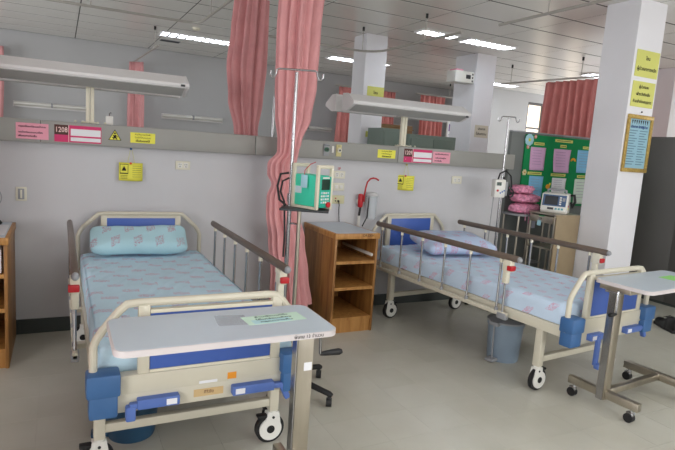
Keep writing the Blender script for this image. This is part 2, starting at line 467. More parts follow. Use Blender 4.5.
t = card('notice', 'pink notice with Thai lines above the left oak cabinet', .14, .34, 1.438, 1.548, PINKP, YT)
text('กรุณาให้ญาติสวมหน้ากาก', .0165, INK, t, (.1, -.002, .086), bold=.0004)
text('งดนั่งหรือนอนบนเตียง', .0165, INK, t, (.09, -.002, .046), bold=.0004)
text('เพื่อลดการติดเชื้อ', .0165, INK, t, (.07, -.002, .02), bold=.0004)
t = card('notice', 'pink notice with Thai lines at the end of the trunking over the right bed', 3.675, 3.886, 1.44, 1.549, PINKP, YT)
text('กรุณาให้ญาติสวมหน้ากาก', .0165, INK, t, (.105, -.002, .086), bold=.0004)
text('งดนั่งบนเตียงผู้ป่วย', .0165, INK, t, (.095, -.002, .048), bold=.0004)
text('ลดการติดเชื้อ', .0165, INK, t, (.065, -.002, .02), bold=.0004)
for x0_, x1_, lab in ((.882, 1.06, 'small yellow Thai notice on the trunking above the left bed'), (3.043, 3.238, 'small yellow Thai notice on the trunking left of the 1209 card')):
    t = card('notice', lab, x0_, x1_, 1.456, 1.533, YELLOW, YT)
    W_ = x1_-x0_
    text('ห้ามใช้อุปกรณ์ไฟฟ้า', .015, INK, t, (W_/2, -.002, .062))
    text('โดยไม่ได้รับอนุญาต', .015, INK, t, (W_/2, -.002, .04))
    text('เป็นอันตรายได้', .018, INK, t, (W_/2, -.002, .015), bold=.0006)
t = thing('warning_triangle', 'yellow and black triangular fall warning sticker on the trunking', 'sticker', (.774, YT, 1.466))
MB().prism([(-.045, 0), (.045, 0), (0, .078)], 'y', -.0012, 0).build('border', INK, t, False)
MB().prism([(-.038, .004), (.038, .004), (0, .069)], 'y', -.0022, -.0012).build('field', YELLOW, t, False)
mb = MB()
for p in ([(-.016, .008), (-.008, .006), (.012, .036), (.004, .042)], [(.018, .008), (.01, .006), (-.014, .034), (-.006, .042)], [(-.02, .022), (-.018, .016), (.02, .024), (.02, .03)]):
    mb.prism(p, 'y', -.003, -.0022)
mb.ball((0, -.0025, .05), .007, .0008, .007)
mb.build('pictogram', INK, t, False)

def hanging_sign(x, z, label, w0, h, turn, hook, pin, yw=0):
    t = thing('hanging_sign', label, 'sign', (x, yw-.035, z), turn)
    def sur(u, v):
        return Vector(((u-.5)*w0, -.018*math.sin(u*PI*1.0)+.006*math.sin(u*7), -v*h))
    mb = MB(); mb.grid(sur, 16, 6)
    o = mb.build('plastic_sleeve', YELLOW, t)
    sd = o.modifiers.new('thick', 'SOLIDIFY'); sd.thickness = .0015
    def plate(u0, u1, v0, v1, mt, name, off=-.002):
        mb = MB(); mb.grid(lambda u, v: sur(u0+(u1-u0)*u, v0+(v1-v0)*v)+Vector((0, off, 0)), 8, 4); return mb.build(name, mt, t)
    plate(.04, .38, .08, .62, INK, 'warning_panel'); plate(.06, .36, .11, .56, YELLOW, 'warning_field', -.003)
    mb = MB(); c = sur(.21, .33)+Vector((0, -.006, 0))
    mb.prism([(c.x-.018, c.z-.016), (c.x+.018, c.z-.016), (c.x, c.z+.02)], 'y', c.y-.001, c.y).build('warning_mark', INK, t, False)
    for k in range(6): plate(.55, .93, .16+k*.12, .175+k*.12, INK, 'print_line')
    for k in range(3): plate(.07, .35, .70+k*.08, .72+k*.08, INK, 'print_line')
    MB().tube([(-.025, -.012, 0), (-.004, .01, .103)], .0016, 6).tube([(.025, -.012, 0), (.006, .01, .103)], .0016, 6).build('string', mat('string_yellow', (206, 206, 110), .7), t)
    MB().ball((0, .008, .105), .009).build('hook', hook, t)
    MB().ball((-.004, -.022, -.004), .009, .006, .009).build('pin', pin, t)
    return t
hanging_sign(.895, 1.302, 'yellow plastic warning sheet hung from a blue hook over the left bed', .172, .138, 0, BLUEH, ORANGE)
hanging_sign(3.415, 1.30, 'yellow plastic warning sheet hung below the 1209 card', .17, .145, R(-30), mat('hook_yellow', (206, 196, 90), .5), MAGENTA)

# ------------------------------------------------------------------ wall plates
def outlet(name, label, x, z, w_, h, kind, mt=IVORY, cat='outlet', group=None):
    t = thing(name, label, cat, (x, 0, z), 0, group)
    bx('plate', mt, t, -w_/2, w_/2, -.012, 0, -h/2, h/2, bev=.004)
    if kind == 'double':
        for s in (-1, 1):
            sk = bx('socket', WHITE, t, s*w_*.2-.018, s*w_*.2+.018, -.0145, -.012, -.02, .02, bev=.001)
            bx('slot', DKGREY, sk, s*w_*.2-.009, s*w_*.2-.005, -.0152, -.0145, .002, .013)
            bx('slot', DKGREY, sk, s*w_*.2+.005, s*w_*.2+.009, -.0152, -.0145, .002, .013)
            MB().cyl((s*w_*.2, -.0145, -.01), (s*w_*.2, -.0152, -.01), .004).build('earth_hole', DKGREY, sk)
    elif kind == 'switch':
        for s in (-1, 1): bx('switch_rocker', WHITE, t, s*w_*.2-.016, s*w_*.2+.016, -.018, -.012, -.016, .016, bev=.002)
    elif kind == 'vertical':
        bx('switch_rocker', GREYP, t, -w_*.28, w_*.28, -.016, -.012, -h*.38, h*.38, bev=.003)
        bx('switch_bar', IVORY, t, -.006, .006, -.019, -.016, -h*.3, h*.3, bev=.001)
    elif kind == 'call':
        MB().cyl((-.02, -.012, .012), (-.02, -.016, .012), .006).build('red_lamp', RED, t)
        MB().cyl((.006, -.012, -.012), (.006, -.03, -.012), .008).build('plug', BLACK, t)
        MB().cyl((-.02, -.012, -.012), (-.02, -.014, -.012), .007).build('jack', DKGREY, t)
        MB().tube([(.006, -.03, -.012), (.01, -.035, -.05), (.012, -.03, -.10), (.02, -.025, -.15), (.028, -.02, -.20), (.04, -.02, -.24)], .004, 6).build('cable', BLACK, t)
    return t
outlet('wall_outlet', 'white double power outlet on the wall between left bed and curtain', 1.289, 1.298, .115, .068, 'double')
outlet('light_switch', 'upright grey rocker switch plate above the left wooden cabinet', .163, 1.044, .07, .10, 'vertical', cat='switch')
o = outlet('wall_outlet', 'white double power outlet marked in red above the wooden cabinet', 2.70, 1.278, .122, .07, 'double')
text('I.P', .03, RED, o, (0, -.001, .055), bold=.0008)
outlet('light_switch', 'blank white switch plate under the outlet marked in red', 2.70, 1.167, .12, .072, 'switch', cat='switch')
outlet('nurse_call_plate', 'cream nurse call plate with a plugged black cable', 2.697, 1.048, .145, .077, 'call', mat('call_cream', (206, 200, 160), .45), cat='outlet')
outlet('wall_outlet', 'white double power outlet beside the yellow warning sheet near bed two', 4.066, 1.276, .125, .08, 'double')

# ------------------------------------------------------------------ suction set on the wall
t = thing('suction_jar', 'clear suction jar with red tubing hanging on the wall above the cabinet', 'suction jar', (3.03, -.07, .88))
MB().lathe([(.045, 0), (.05, .01), (.055, .2), (.058, .215), (.05, .215), (.046, .02)], (0, 0, 0), 20).build('jar', GLASS, t)
MB().lathe([(.056, .215), (.06, .225), (.05, .245), (.015, .25)], (0, 0, 0), 20).build('jar_lid', mat('jar_lid_clear', (214, 214, 214), .3, alpha=.7), t)
bx('wall_bracket', WHITE, t, -.03, .03, .05, .07, .12, .20, bev=.004)
pts = []
for k in range(15):
    a = PI*(k/14)*1.05
    pts.append((-.05+.075*(1-math.cos(a))*.75-.055, -.02, .30+.14*math.sin(a)))
pts = [(-.09, -.01, .16), (-.092, -.015, .22), (-.086, -.02, .29), (-.072, -.02, .345), (-.045, -.02, .375), (-.012, -.02, .385), (.02, -.02, .38), (.048, -.02, .365)]
MB().tube(pts, .008, 8).build('red_tube', REDLIQ, t)
MB().tube([(-.04, -.02, .24), (-.05, -.03, .14), (-.055, -.03, .02), (-.10, -.03, -.07)], .006, 8).build('black_hose', BLACK, t)
t = thing('suction_regulator', 'red topped suction gauge bottle beside the clear jar', 'regulator', (2.915, -.05, .855))
MB().lathe([(.01, -.06), (.014, -.05), (.014, .05)], (0, 0, 0), 12).build('hose_end', WHITE, t)
MB().tube([(0, 0, .05), (.002, -.005, .09), (.006, -.005, .13)], .011, 8).build('hose', BLACK, t)
MB().lathe([(.018, .13), (.024, .14), (.026, .24), (.018, .255)], (.006, 0, 0), 14).build('red_cap', RED, t)
bx('wall_clip', WHITE, t, -.015, .03, .02, .05, .16, .2, bev=.003)

# ================================================================== BED HEAD LAMPS
def bed_lamp(xc, half, label, po=0):
    t = thing('bed_head_lamp', label, 'lamp', (xc, .06, 1.577), 0, None); lift = .022 if po else 0
    for s in (-1, 1):
        MB().box(po+(.002 if s > 0 else -.028), po+(.028 if s > 0 else -.002), -.02, .02, .0, .30, bev=.003).build('post', CREAM2, t)
    bx('foot_plate', CREAM2, t, po-.06, po+.06, -.045, .045, 0, .012, bev=.003)
    for i in range(5): MB().ball((po-.10+i*.05, -.075, .008), .009, .009, .008, 8).build('screw_cap', CREAM2, t)
    bx('bracket', LAMPW, t, po-.05, po+.05, -.10, .10, .285, .33)
    for s in (-1, 1):
        f = lambda y, z: (s*(y+.0), z)
        prof = [f(.07, .412), f(.15, .408), f(.275, .34), f(.283, .322), f(.276, .312), f(.15, .262), f(.07, .262)]
        prof = [(a_, b2_+lift) for a_, b2_ in prof]; hs = MB().prism(prof, 'x', -half, half).build('housing', LAMPW, t, False)
        # lens on the slanted underside
        n = Vector((0, s*(.29-.09), .262-.235)).normalized()
        ln = MB().prism([(a_, b2_+lift) for a_, b2_ in (f(.272, .3105), f(.274, .3065), f(.152, .258), f(.150, .262))], 'x', -half+.02, half-.02).build('lens', LENS, hs, False)
        MB().prism([(a_, b2_+lift) for a_, b2_ in (f(.068, .415), f(.152, .411), f(.278, .342), f(.287, .322), f(.279, .308), f(.151, .258), f(.068, .258))], 'x', half, half+.012).build('end_cap', LAMPW, hs, False)
        MB().prism([(a_, b2_+lift) for a_, b2_ in (f(.068, .415), f(.152, .411), f(.278, .342), f(.287, .322), f(.279, .308), f(.151, .258), f(.068, .258))], 'x', -half-.012, -half).build('end_cap', LAMPW, hs, False)
    bx('pull_switch', DKGREY, t, half-.05, half-.02, -.288, -.283, .318, .334)
    return t
bed_lamp(.612, .655, 'long white angled lamp on a cream post over the left bed')
bed_lamp(3.335, .64, 'long white angled lamp on a cream post over the right bed', .07)

# ================================================================== CABINETS
def cabinet(label, loc, w_, d, h, letter=None):
    t = thing('bedside_cabinet', label, 'cabinet', loc)
    T = .02
    bx('side_panel', WOOD, t, 0, T, -d, 0, 0, h-.045, bev=.001)
    bx('side_panel', WOOD, t, w_-T, w_, -d, 0, 0, h-.045, bev=.001)
    bx('back_panel', WOOD, t, T, w_-T, -.012, 0, .02, h-.045)
    bx('plinth', WOODD, t, T, w_-T, -d+.012, -d+.032, 0, .105)
    bx('shelf', WOODD, t, T, w_-T, -d+.004, -.012, .105, .13)
    bx('shelf', WOODD, t, T, w_-T, -d+.004, -.012, .365, .39)
    bx('shelf', WOODD, t, T, w_-T, -d+.004, -.012, .585, .61)
    tp = bx('top_board', WOODD, t, -.008, w_+.008, -d-.012, 0, h-.045, h, bev=.003)
    bx('laminate', TABLE, tp, .012, w_-.012, -d+.008, -.01, h, h+.002)
    if letter: text(letter, .03, INK, tp, (w_*.74, -d-.0125, h-.016))
    return t
cb = cabinet('oak bedside cabinet with open shelves standing beside the pink curtain', (2.379, -.022, 0), .40, .63, .841, 'OR.DEH')
bx('drawer_runner', WHITE, cb, .36, .378, -.6, -.06, .64, .665, bev=.004)
cb = cabinet('oak bedside cabinet with a white box in its upper shelf', (-.28, -.022, 0), .40, .63, .841, 'OR.')
t = thing('white_box', 'white plastic box with blue print inside the left oak cabinet', 'box', (-.115, -.35, .612))
bx('box_body', WHITEP, t, -.14, .2, -.27, .2, 0, .15, bev=.004)
bx('blue_print', BLUEP, t, .08, .17, -.2712, -.27, .115, .14)
t = thing('tray_sheet', 'pale sheet of paper lying on the left oak cabinet', 'paper', (-.06, -.36, .8435))
bx('sheet', WHITEP, t, -.16, .16, -.2, .2, 0, .002)
t = thing('desk_fan', 'small black desk fan with round guard on the left cabinet', 'fan', (-.02, -.12, .8435))
MB().lathe([(.07, 0), (.075, .008), (.06, .03), (.02, .05), (.014, .12)], (0, 0, 0), 20).build('base', BLACK, t)
MB().cyl((0, .02, .19), (0, -.03, .19), .03).build('motor', BLACK, t)
MB().tube([(.075*math.cos(a*PI/12), -.04, .19+.075*math.sin(a*PI/12)) for a in range(24)], .004, 6, closed=True).build('guard_ring', GREYP, t)
for k in range(3):
    a = k*2*PI/3
    MB().prism([(0.006*math.cos(a), .19+.006*math.sin(a)), (.06*math.cos(a-.3), .19+.06*math.sin(a-.3)), (.065*math.cos(a+.3), .19+.065*math.sin(a+.3))], 'y', -.042, -.038).build('blade', GREYP, t, False)

# ================================================================== BEDS
BW, BL = .89, 2.12
def make_bed(name, label, loc, rz, bend_sign, variant):
    t = thing(name, label, 'bed', loc, rz, None)
    Y = lambda v: -v
    def frame_pts(top, zl, zin, xin, y):
        p = [(0, y, zl), (0, y, top-zin-.03), (.012, y, top-zin), (.035, y, top-zin+.035), (xin-.03, y, top-.03), (xin, y, top-.004), (xin+.04, y, top)]
        q = [(BW-x, yy, z) for x, yy, z in reversed(p)]
        return p+q
    MB().tube(frame_pts(.918, .45, .135, .14, 0), .016, 10).build('head_frame', CREAM, t)
    MB().tube(frame_pts(.845, .45, .14, .125, Y(2.12)), .017, 10).build('foot_frame', CREAM, t)
    bx('head_panel', BLUEP, t, .195, .695, -.012, .012, .50, .885, bev=.003)
    for a in (.155, .695): bx('head_upright', CREAM, t, a, a+.042, -.014, .014, .46, .905, bev=.003)
    bx('head_trim', CREAM, t, .195, .695, -.014, .014, .885, .905)
    bx('foot_panel', BLUEP, t, .215, .745, -2.131, -2.109, .556, .80, bev=.003)
    for a in (.168, .745): bx('foot_upright', CREAM, t, a, a+.046, -2.136, -2.104, .54, .835, bev=.003)
    bx('foot_trim', CREAM2, t, .215, .745, -2.134, -2.106, .80, .815)
    bx('foot_trim', CREAM2, t, .215, .745, -2.134, -2.106, .542, .556)
    for a in (0.0, BW-.035): bx('side_beam', CREAM, t, a, a+.035, -2.09, -.03, .43, .50, bev=.003)
    bx('foot_beam', CREAM, t, .02, BW-.02, -2.145, -2.09, .465, .545, bev=.003)
    bx('head_beam', CREAM, t, .02, BW-.02, -.03, .02, .45, .52, bev=.003)
    bx('crank_beam', CREAM, t, .05, BW-.05, -2.138, -2.09, .385, .464, bev=.003)
    # deck of slats
    for k in range(9):
        y = -.12-k*.225
        bx('deck_panel', DECK, t, .035, BW-.035, y-.215, y, .488, .503)
    # corner bumpers
    for sx in (0, 1):
        for sy in (0, 1):
            cx = -.028 if sx == 0 else BW-.10
            yy = (-2.185, -2.085) if sy else (-.035, .05)
            if not sy:
                ux = -.02 if sx == 0 else BW+.02
                MB().cyl((ux, -.03, .455), (ux, .01, .455), .026, seg=18).build('wall_roller', CRANKB, t)
                continue
            MB().box(cx, cx+.128, yy[0], yy[1], .475, .572, bev=.012).box(cx+.01, cx+.118, yy[0]+.008, yy[1]-.004, .385, .48, bev=.01).build('corner_bumper', CAPB, t)
    # legs, braces, casters
    for v in (.29, 1.92):
        bx('leg_brace', CREAM, t, .05, BW-.05, -v-.018, -v+.018, .20, .24, bev=.003)
        for u in (.036, BW-.036):
            bx('leg', CREAM, t, u-.024, u+.024, -v-.026, -v+.026, .172, .435, bev=.004)
            sgn = bend_sign
            c = MB().cyl((u, -v, .172), (u, -v, .15), .024).build('caster', WHITE, t)
            wx = u - sgn*.012; wz = .076
            mb = MB()
            for s in (-1, 1):
                mb.cyl((wx, -v+s*.014, wz), (wx, -v+s*.024, wz), .059, seg=24)
                mb.prism([(wx-.057, wz), (u-.034, .14), (u-.03, .162), (u+.03, .162), (u+.036, .13), (wx+.057, wz)], 'y', -v+min(s*.0145, s*.0225), -v+max(s*.0145, s*.0225))
            mb.box(u-.03, u+.03, -v-.02, -v+.02, .15, .164, bev=.003)
            mb.build('wheel_cover', WHITE, c)
            MB().cyl((wx, -v-.0135, wz), (wx, -v+.0135, wz), .076, seg=28).build('wheel', BLACK, c)
            MB().cyl((wx, -v-.026, wz), (wx, -v+.026, wz), .021, seg=18).build('hub', BLACK, c)
            MB().cyl((u, -v-.0255, .138), (u, -v+.0255, .138), .007, seg=10).build('bolt', BLACK, c)
            px = u+(-.055 if sgn > 0 else .05)
            MB().box(px-.026, px+.026, -v-.02, -v+.02, .138, .152, bev=.004).box(px-.012, px+.012, -v-.012, -v+.012, .115, .14, bev=.003).build('brake_pedal', BLACK, c)
    # side rails
    vs = [.22, .50, .77, 1.04, 1.31, 1.60]
    for s, u in ((-1, -.055), (1, BW+.075)):
        sh_ = .05 if (s < 0 and variant == 1) else 0
        parts0 = len(t.children)
        rl = MB().box(u-.012, u+.012, -1.70, -.16, .445, .475, bev=.003).build('side_rail', CREAM, t)
        for yk in (-.35, -.95, -1.55):
            a, b_ = sorted((u, -s*0 + (0 if s < 0 else BW)))
            bx('rail_bracket', CREAM, rl, a+.004, b_-.002, yk-.02, yk+.02, .448, .472)
        MB().tube([(u, -.13, .862), (u, -.14, .862), (u, -1.74, .862), (u, -1.75, .862)], [.014, .019, .019, .014], 12, flat=1.25).build('handrail', RAILB, rl)
        MB().ball((u, -1.752, .862), .017, .022, .02).build('rail_end', GREYP, rl)
        for k, v in enumerate(vs):
            MB().cyl((u, -v, .475), (u, -v, .835), .0085, seg=10).build('baluster', CHROME, rl)
            MB().cyl((u, -v, .815), (u, -v, .846), .013, .011, seg=10).build('baluster_cap', CREAM2, rl)
            MB().cyl((u, -v, .470), (u, -v, .495), .013, seg=10).build('baluster_foot', GREYP, rl)
        MB().box(u-.022, u+.022, -1.70, -1.63, .765, .845, bev=.006).box(u-.018, u+.018, -1.675, -1.635, .68, .77, bev=.006).build('latch', CREAM2, rl)
        MB().box(u-.02 if s > 0 else u-.03, u+.03 if s > 0 else u+.02, -1.715, -1.675, .775, .81, bev=.006).build('latch_trigger', RED, rl)
        MB().cyl((u, -1.655, .47), (u, -1.655, .70), .009, seg=10).build('latch_rod', CHROME, rl)
        MB().box(u-.02, u+.02, -1.70, -1.62, .425, .47, bev=.01).build('rail_foot', GREYP, rl)
        rl.location.y = sh_
    # cranks
    def crank(u0, u1, folded):
        h_ = u1-u0
        c = bx('crank', CRANKB, t, u0, u1, -2.175, -2.065, .402, .445, bev=.005)
        bx('crank_label', WHITEP, c, u1-.055 if folded == 'left' else u0+.012, u1-.012 if folded == 'left' else u0+.055, -2.1765, -2.175, .41, .435)
        if folded == 'left':
            MB().box(u0-.03, u0+.06, -2.17, -2.14, .405, .43, bev=.005).build('crank_arm', CRANKB, c)
            MB().box(u0-.045, u0-.005, -2.175, -2.135, .355, .42, bev=.008).build('crank_grip', CRANKB, c)
        elif folded == 'right':
            MB().box(u1-.06, u1+.05, -2.17, -2.14, .408, .432, bev=.005).build('crank_arm', CRANKB, c)
            MB().prism([(u1+.02, .43), (u1+.055, .425), (u1+.085, .355), (u1+.06, .345)], 'y', -2.172, -2.14, bev=.005).build('crank_grip', CRANKB, c)
        else:
            um = (u0+u1)/2
            MB().box(um-.016, um+.016, -2.19, -2.165, .235, .43, bev=.005).build('crank_arm', CRANKB, c)
            MB().box(um-.016, um+.10, -2.215, -2.175, .215, .25, bev=.008).build('crank_grip', CRANKB, c)
    if variant == 1:
        crank(.165, .335, 'left'); crank(.565, .76, 'right')
        bx('maker_plate', mat('maker_tan', (206, 176, 128), .5), t, .40, .53, -2.1395, -2.138, .408, .442)
        text('ศิริชัย', .02, mat('maker_brown', (110, 66, 40), .6), t, (.465, -2.14, .426))
        bx('asset_sticker', ORANGE if False else mat('sticker_orange', (232, 150, 40), .5), t, .545, .585, -2.1465, -2.145, .475, .505)
        bx('asset_sticker', WHITEP, t, .42, .50, -2.1465, -2.145, .47, .482)
    else:
        crank(.20, .34, 'down'); crank(.60, .78, 'right')
        bx('asset_sticker', mat('sticker_orange', (232, 150, 40), .5), t, .43, .47, -2.1395, -2.138, .41, .44)
    return t
B1 = (.527, -.096, 0); B2 = (3.051, -.108, 0); A2 = R(5.154)
make_bed('hospital_bed', 'cream hospital bed with blue panels beside the oak cabinet with a white box', B1, 0, 1, 1)
make_bed('hospital_bed', 'cream hospital bed with blue panels under the 1209 card, bin beneath it', B2, A2, -1, 2)

make_bed('hospital_bed', 'cream hospital bed with blue panels beyond the drawn pink curtain', (-1.98, -.10, 0), R(-2), 1, 2)  # bed added out of view to shade the floor at the left
def mattress(label, mt, loc, rz, seed, wr):
    W_, L_, H_ = .862, 2.03, .135
    def prof(u):   # cross-section from left bottom over the top to the right bottom
        r = .045
        pts = []
        s = u*2-1
        x = max(-1, min(1, s*1.32))*W_/2
        z = H_
        e = abs(s)*1.32-1
        if e > 0: z = H_*(1-e/.32)
        # rounding
        d = W_/2-abs(x)
        if e <= 0 and d < r: z -= r-math.sqrt(max(0, r*r-(r-d)**2))
        if e > 0:
            k = e/.32*H_
            if k < r: x = math.copysign(W_/2-(r-math.sqrt(max(0, r*r-(r-k)**2)))*.6, x)
            else: x = math.copysign(W_/2, x)
        return x, max(0, z)
    def fn(u, v):
        x, z = prof(u); y = -v*L_
        end = min(v, 1-v)*L_
        if end < .05: z *= .05+.95*math.sqrt(max(0, 1-(1-end/.05)**2)) if z > .02 else 1
        top = max(0, min(1, (z-.07)/.04))
        n = noise.noise(Vector((x*4+seed, y*3, 0)))
        rid = math.sin((x*.9-y*.55+.22*noise.noise(Vector((x*2.2, y*2.2, seed))))*80)
        z += top*(.006*n + wr*.0065*max(0, rid)**2*max(0, noise.noise(Vector((x*1.6, y*1.6, seed+4)))+.35))
        side = 1-top
        x += side*.006*noise.noise(Vector((y*6, z*9, seed)))
        return Vector((x+W_/2, y, z))
    mb = MB(); V = mb.grid(fn, 90, 150)
    mb.bm.faces.new([r[0] for r in V]+[r[-1] for r in reversed(V)]) if False else None
    # underside and end faces
    mb.bm.faces.new([V[0][i] for i in range(90)]); mb.bm.faces.new([V[-1][i] for i in reversed(range(90))])
    for j in range(149): mb.bm.faces.new((V[j][0], V[j+1][0], V[j+1][-1], V[j][-1]))
    o = mb.build('mattress', mt, None, True, angle=60)
    M = Matrix.Translation(loc) @ Matrix.Rotation(rz, 4, 'Z')
    o.location = M @ Vector((.014, -.045, .504)); o.rotation_euler = (0, 0, rz)
    return tag(o, label, 'mattress')
mattress('mattress in pale blue sheet with rows of tiny pink script', SHEET1, Vector(B1), 0, 1.3, 1.6)
mattress('mattress in pale blue sheet with scattered pink figures', SHEET2, Vector(B2), A2, 5.1, .7)

mattress('mattress in pale blue sheet on the bed beyond the drawn curtain', SHEET2, Vector((-1.98, -.10, 0)), R(-2), 8.1, .7)  # goes with the added bed out of view
def pillow(label, mt, bed, rz, off, a, b_, c, tilt, twist, e1, seed):
    def fn(u, v):
        th = (u-.5)*2*PI; ph = (v-.5)*PI
        sg = lambda w_, e: math.copysign(abs(w_)**e, w_)
        x = a*sg(math.cos(ph), e1)*sg(math.cos(th), .24)
        y = b_*sg(math.cos(ph), e1)*sg(math.sin(th), .24)
        z = c*sg(math.sin(ph), .85)
        edge = max(abs(x)/a, abs(y)/b_)
        z *= 1-.55*max(0, edge-.45)**1.5
        z += .012*noise.noise(Vector((x*5, y*5, seed)))+.004*math.sin(x*30+y*26+seed)*abs(edge)
        return Vector((x, y, z))
    mb = MB(); mb.grid(fn, 72, 36, closed_u=True)
    bmesh.ops.remove_doubles(mb.bm, verts=mb.bm.verts, dist=1e-4)
    o = mb.build('pillow', mt, None, True, angle=80)
    M = Matrix.Translation(bed) @ Matrix.Rotation(rz, 4, 'Z')
    o.matrix_world = M @ Matrix.Translation(off) @ Matrix.Rotation(twist, 4, 'Z') @ Matrix.Rotation(tilt, 4, 'X')
    return tag(o, label, 'pillow')
pillow('plump pale turquoise pillow propped on the left bed', PILL1, Vector(B1), 0, Vector((.405, -.23, .757)), .335, .12, .066, R(36), R(-1), .35, 2.0)
pillow('flat pale blue pillow lying on the right bed', PILL2, Vector(B2), A2, Vector((.50, -.55, .742)), .35, .24, .084, R(6), R(-14), .6, 6.0)

# ================================================================== OVERBED TABLES
def overbed(label, loc, rz, crank_side, variant):
    """origin on the floor under the column side; top reaches out along +x (variant 2) or -x (variant 1)"""
    t = thing('overbed_table', label, 'table', loc, rz)
    d = 1 if variant == 2 else -1
    ty = -.035 if variant == 2 else 0
    a, b_ = (-.03, .80) if d > 0 else (-.75, .07)
    def rrect(x0, x1, y0, y1, r, n=5):
        P = []
        for cx, cy, a0 in ((x1-r, y1-r, 0), (x0+r, y1-r, 90), (x0+r, y0+r, 180), (x1-r, y0+r, 270)):
            for k in range(n+1):
                w_ = R(a0+90*k/n); P.append((cx+r*math.cos(w_), cy+r*math.sin(w_)))
        return P
    tp = MB().prism(rrect(a, b_, -.18+ty, .18+ty, .045), 'z', .797, .8195).build('table_top', EDGE, t)
    MB().prism(rrect(a+.006, b_-.006, -.174+ty, .174+ty, .04), 'z', .8195, .8205).build('laminate', TABLE, tp, False)
    # column
    bx('column', STEEL, t, -.035, .035, -.028, .028, .075, .775, bev=.002)
    bx('column_sleeve', CHROME, t, -.040, -.0355, -.022, .022, .075, .765)
    bx('top_bracket', STEEL, t, min(0, d*.45)-.03, max(0, d*.45)+.03, -.10, .10, .768, .797, bev=.004)
    bx('column_plate', CHROME, t, -.055, .055, -.045, .045, .76, .772, bev=.002)
    # base
    hw = .235
    bx('base_rail', STEEL, t, -.02, .02, -hw, hw, .085, .135, bev=.002)
    bx('base_rail', STEEL, t, d*.645-.02, d*.645+.02, -hw, hw, .085, .135, bev=.002)
    bx('base_bar', STEEL, t, min(0, d*.645)+.02, max(0, d*.645)-.02, -.02, .02, .09, .13, bev=.002)
    for x in (0, d*.645):
        for s in (-1, 1):
            yy = s*(hw-.04)
            c = MB().cyl((x, yy, .085), (x, yy, .066), .012).box(x-.013, x+.013, yy-.012, yy+.03, .03, .066, bev=.003).build('caster', CHROME, t)
            MB().cyl((x-.017, yy+.012, .029), (x+.017, yy+.012, .029), .029, seg=20).build('wheel', BLACK, c)
    # crank
    cx, cy = crank_side
    k = MB().tube([(cx*.5, cy*.5, .78), (cx, cy, .78), (cx, cy, .77), (cx+.005, cy, .645)], .006, 8).build('crank', CHROME, t)
    gx = .09 if variant == 1 else -.06
    MB().tube([(cx+.005, cy, .645), (cx+.005+gx*.25, cy, .645), (cx+.005+gx*.6, cy, .645), (cx+.005+gx, cy, .645), (cx+.005+gx*1.15, cy, .645)], [.008, .011, .013, .015, .010], 12).build('crank_handle', BLACK, k)
    return t, tp
T1C = (1.315, -2.50, 0)
t, tp = overbed('grey topped overbed table at the foot of the left bed', T1C, R(0), (.085, .02), 1)
bx('asset_sticker', WHITEP, t, .0-.005, .03, -.0295, -.028, .60, .635)
text('พิเศษ 13 จำนวน', .019, INK, t, (-.06, -.1805, .808), name='lettering')
t = thing('taped_note', 'green and white taped note on the near overbed table', 'note', (T1C[0]-.13, T1C[1]+.02, .8212), R(4))
bx('note_sheet', mat('note_mint', (206, 232, 214), .7), t, -.125, .125, -.05, .05, 0, .0008)
bx('note_stripe', mat('note_cyan', (186, 222, 226), .7), t, -.10, .06, -.045, .0, .0008, .0012)
for i, s in enumerate(('ห้ามนั่งบนโต๊ะ', 'โต๊ะคร่อมเตียง', 'กรุณาวางคืน')):
    text(s, .02, mat('note_ink', (70, 96, 90), .7), t, (.0, .03-i*.03, .0016), rot=(0, 0, 0), sx=1.4)
t = thing('clear_tape', 'strip of clear tape stuck on the near overbed table', 'tape', (T1C[0]-.30, T1C[1]+.04, .8212), R(-6))
bx('tape_film', mat('tape_clear', (200, 206, 212), .2, alpha=.22), t, -.06, .06, -.06, .06, 0, .0006)
T2C = (3.462, -2.372, 0)
overbed('grey topped overbed table at the foot of the right bed', T2C, R(5), (-.07, -.05), 2)
t = thing('taped_note', 'green taped note on the far overbed table', 'note', (4.02, -2.36, .8212), R(6))
bx('note_sheet', mat('note_green', (150, 220, 120), .7), t, -.08, .08, -.05, .05, 0, .0008)

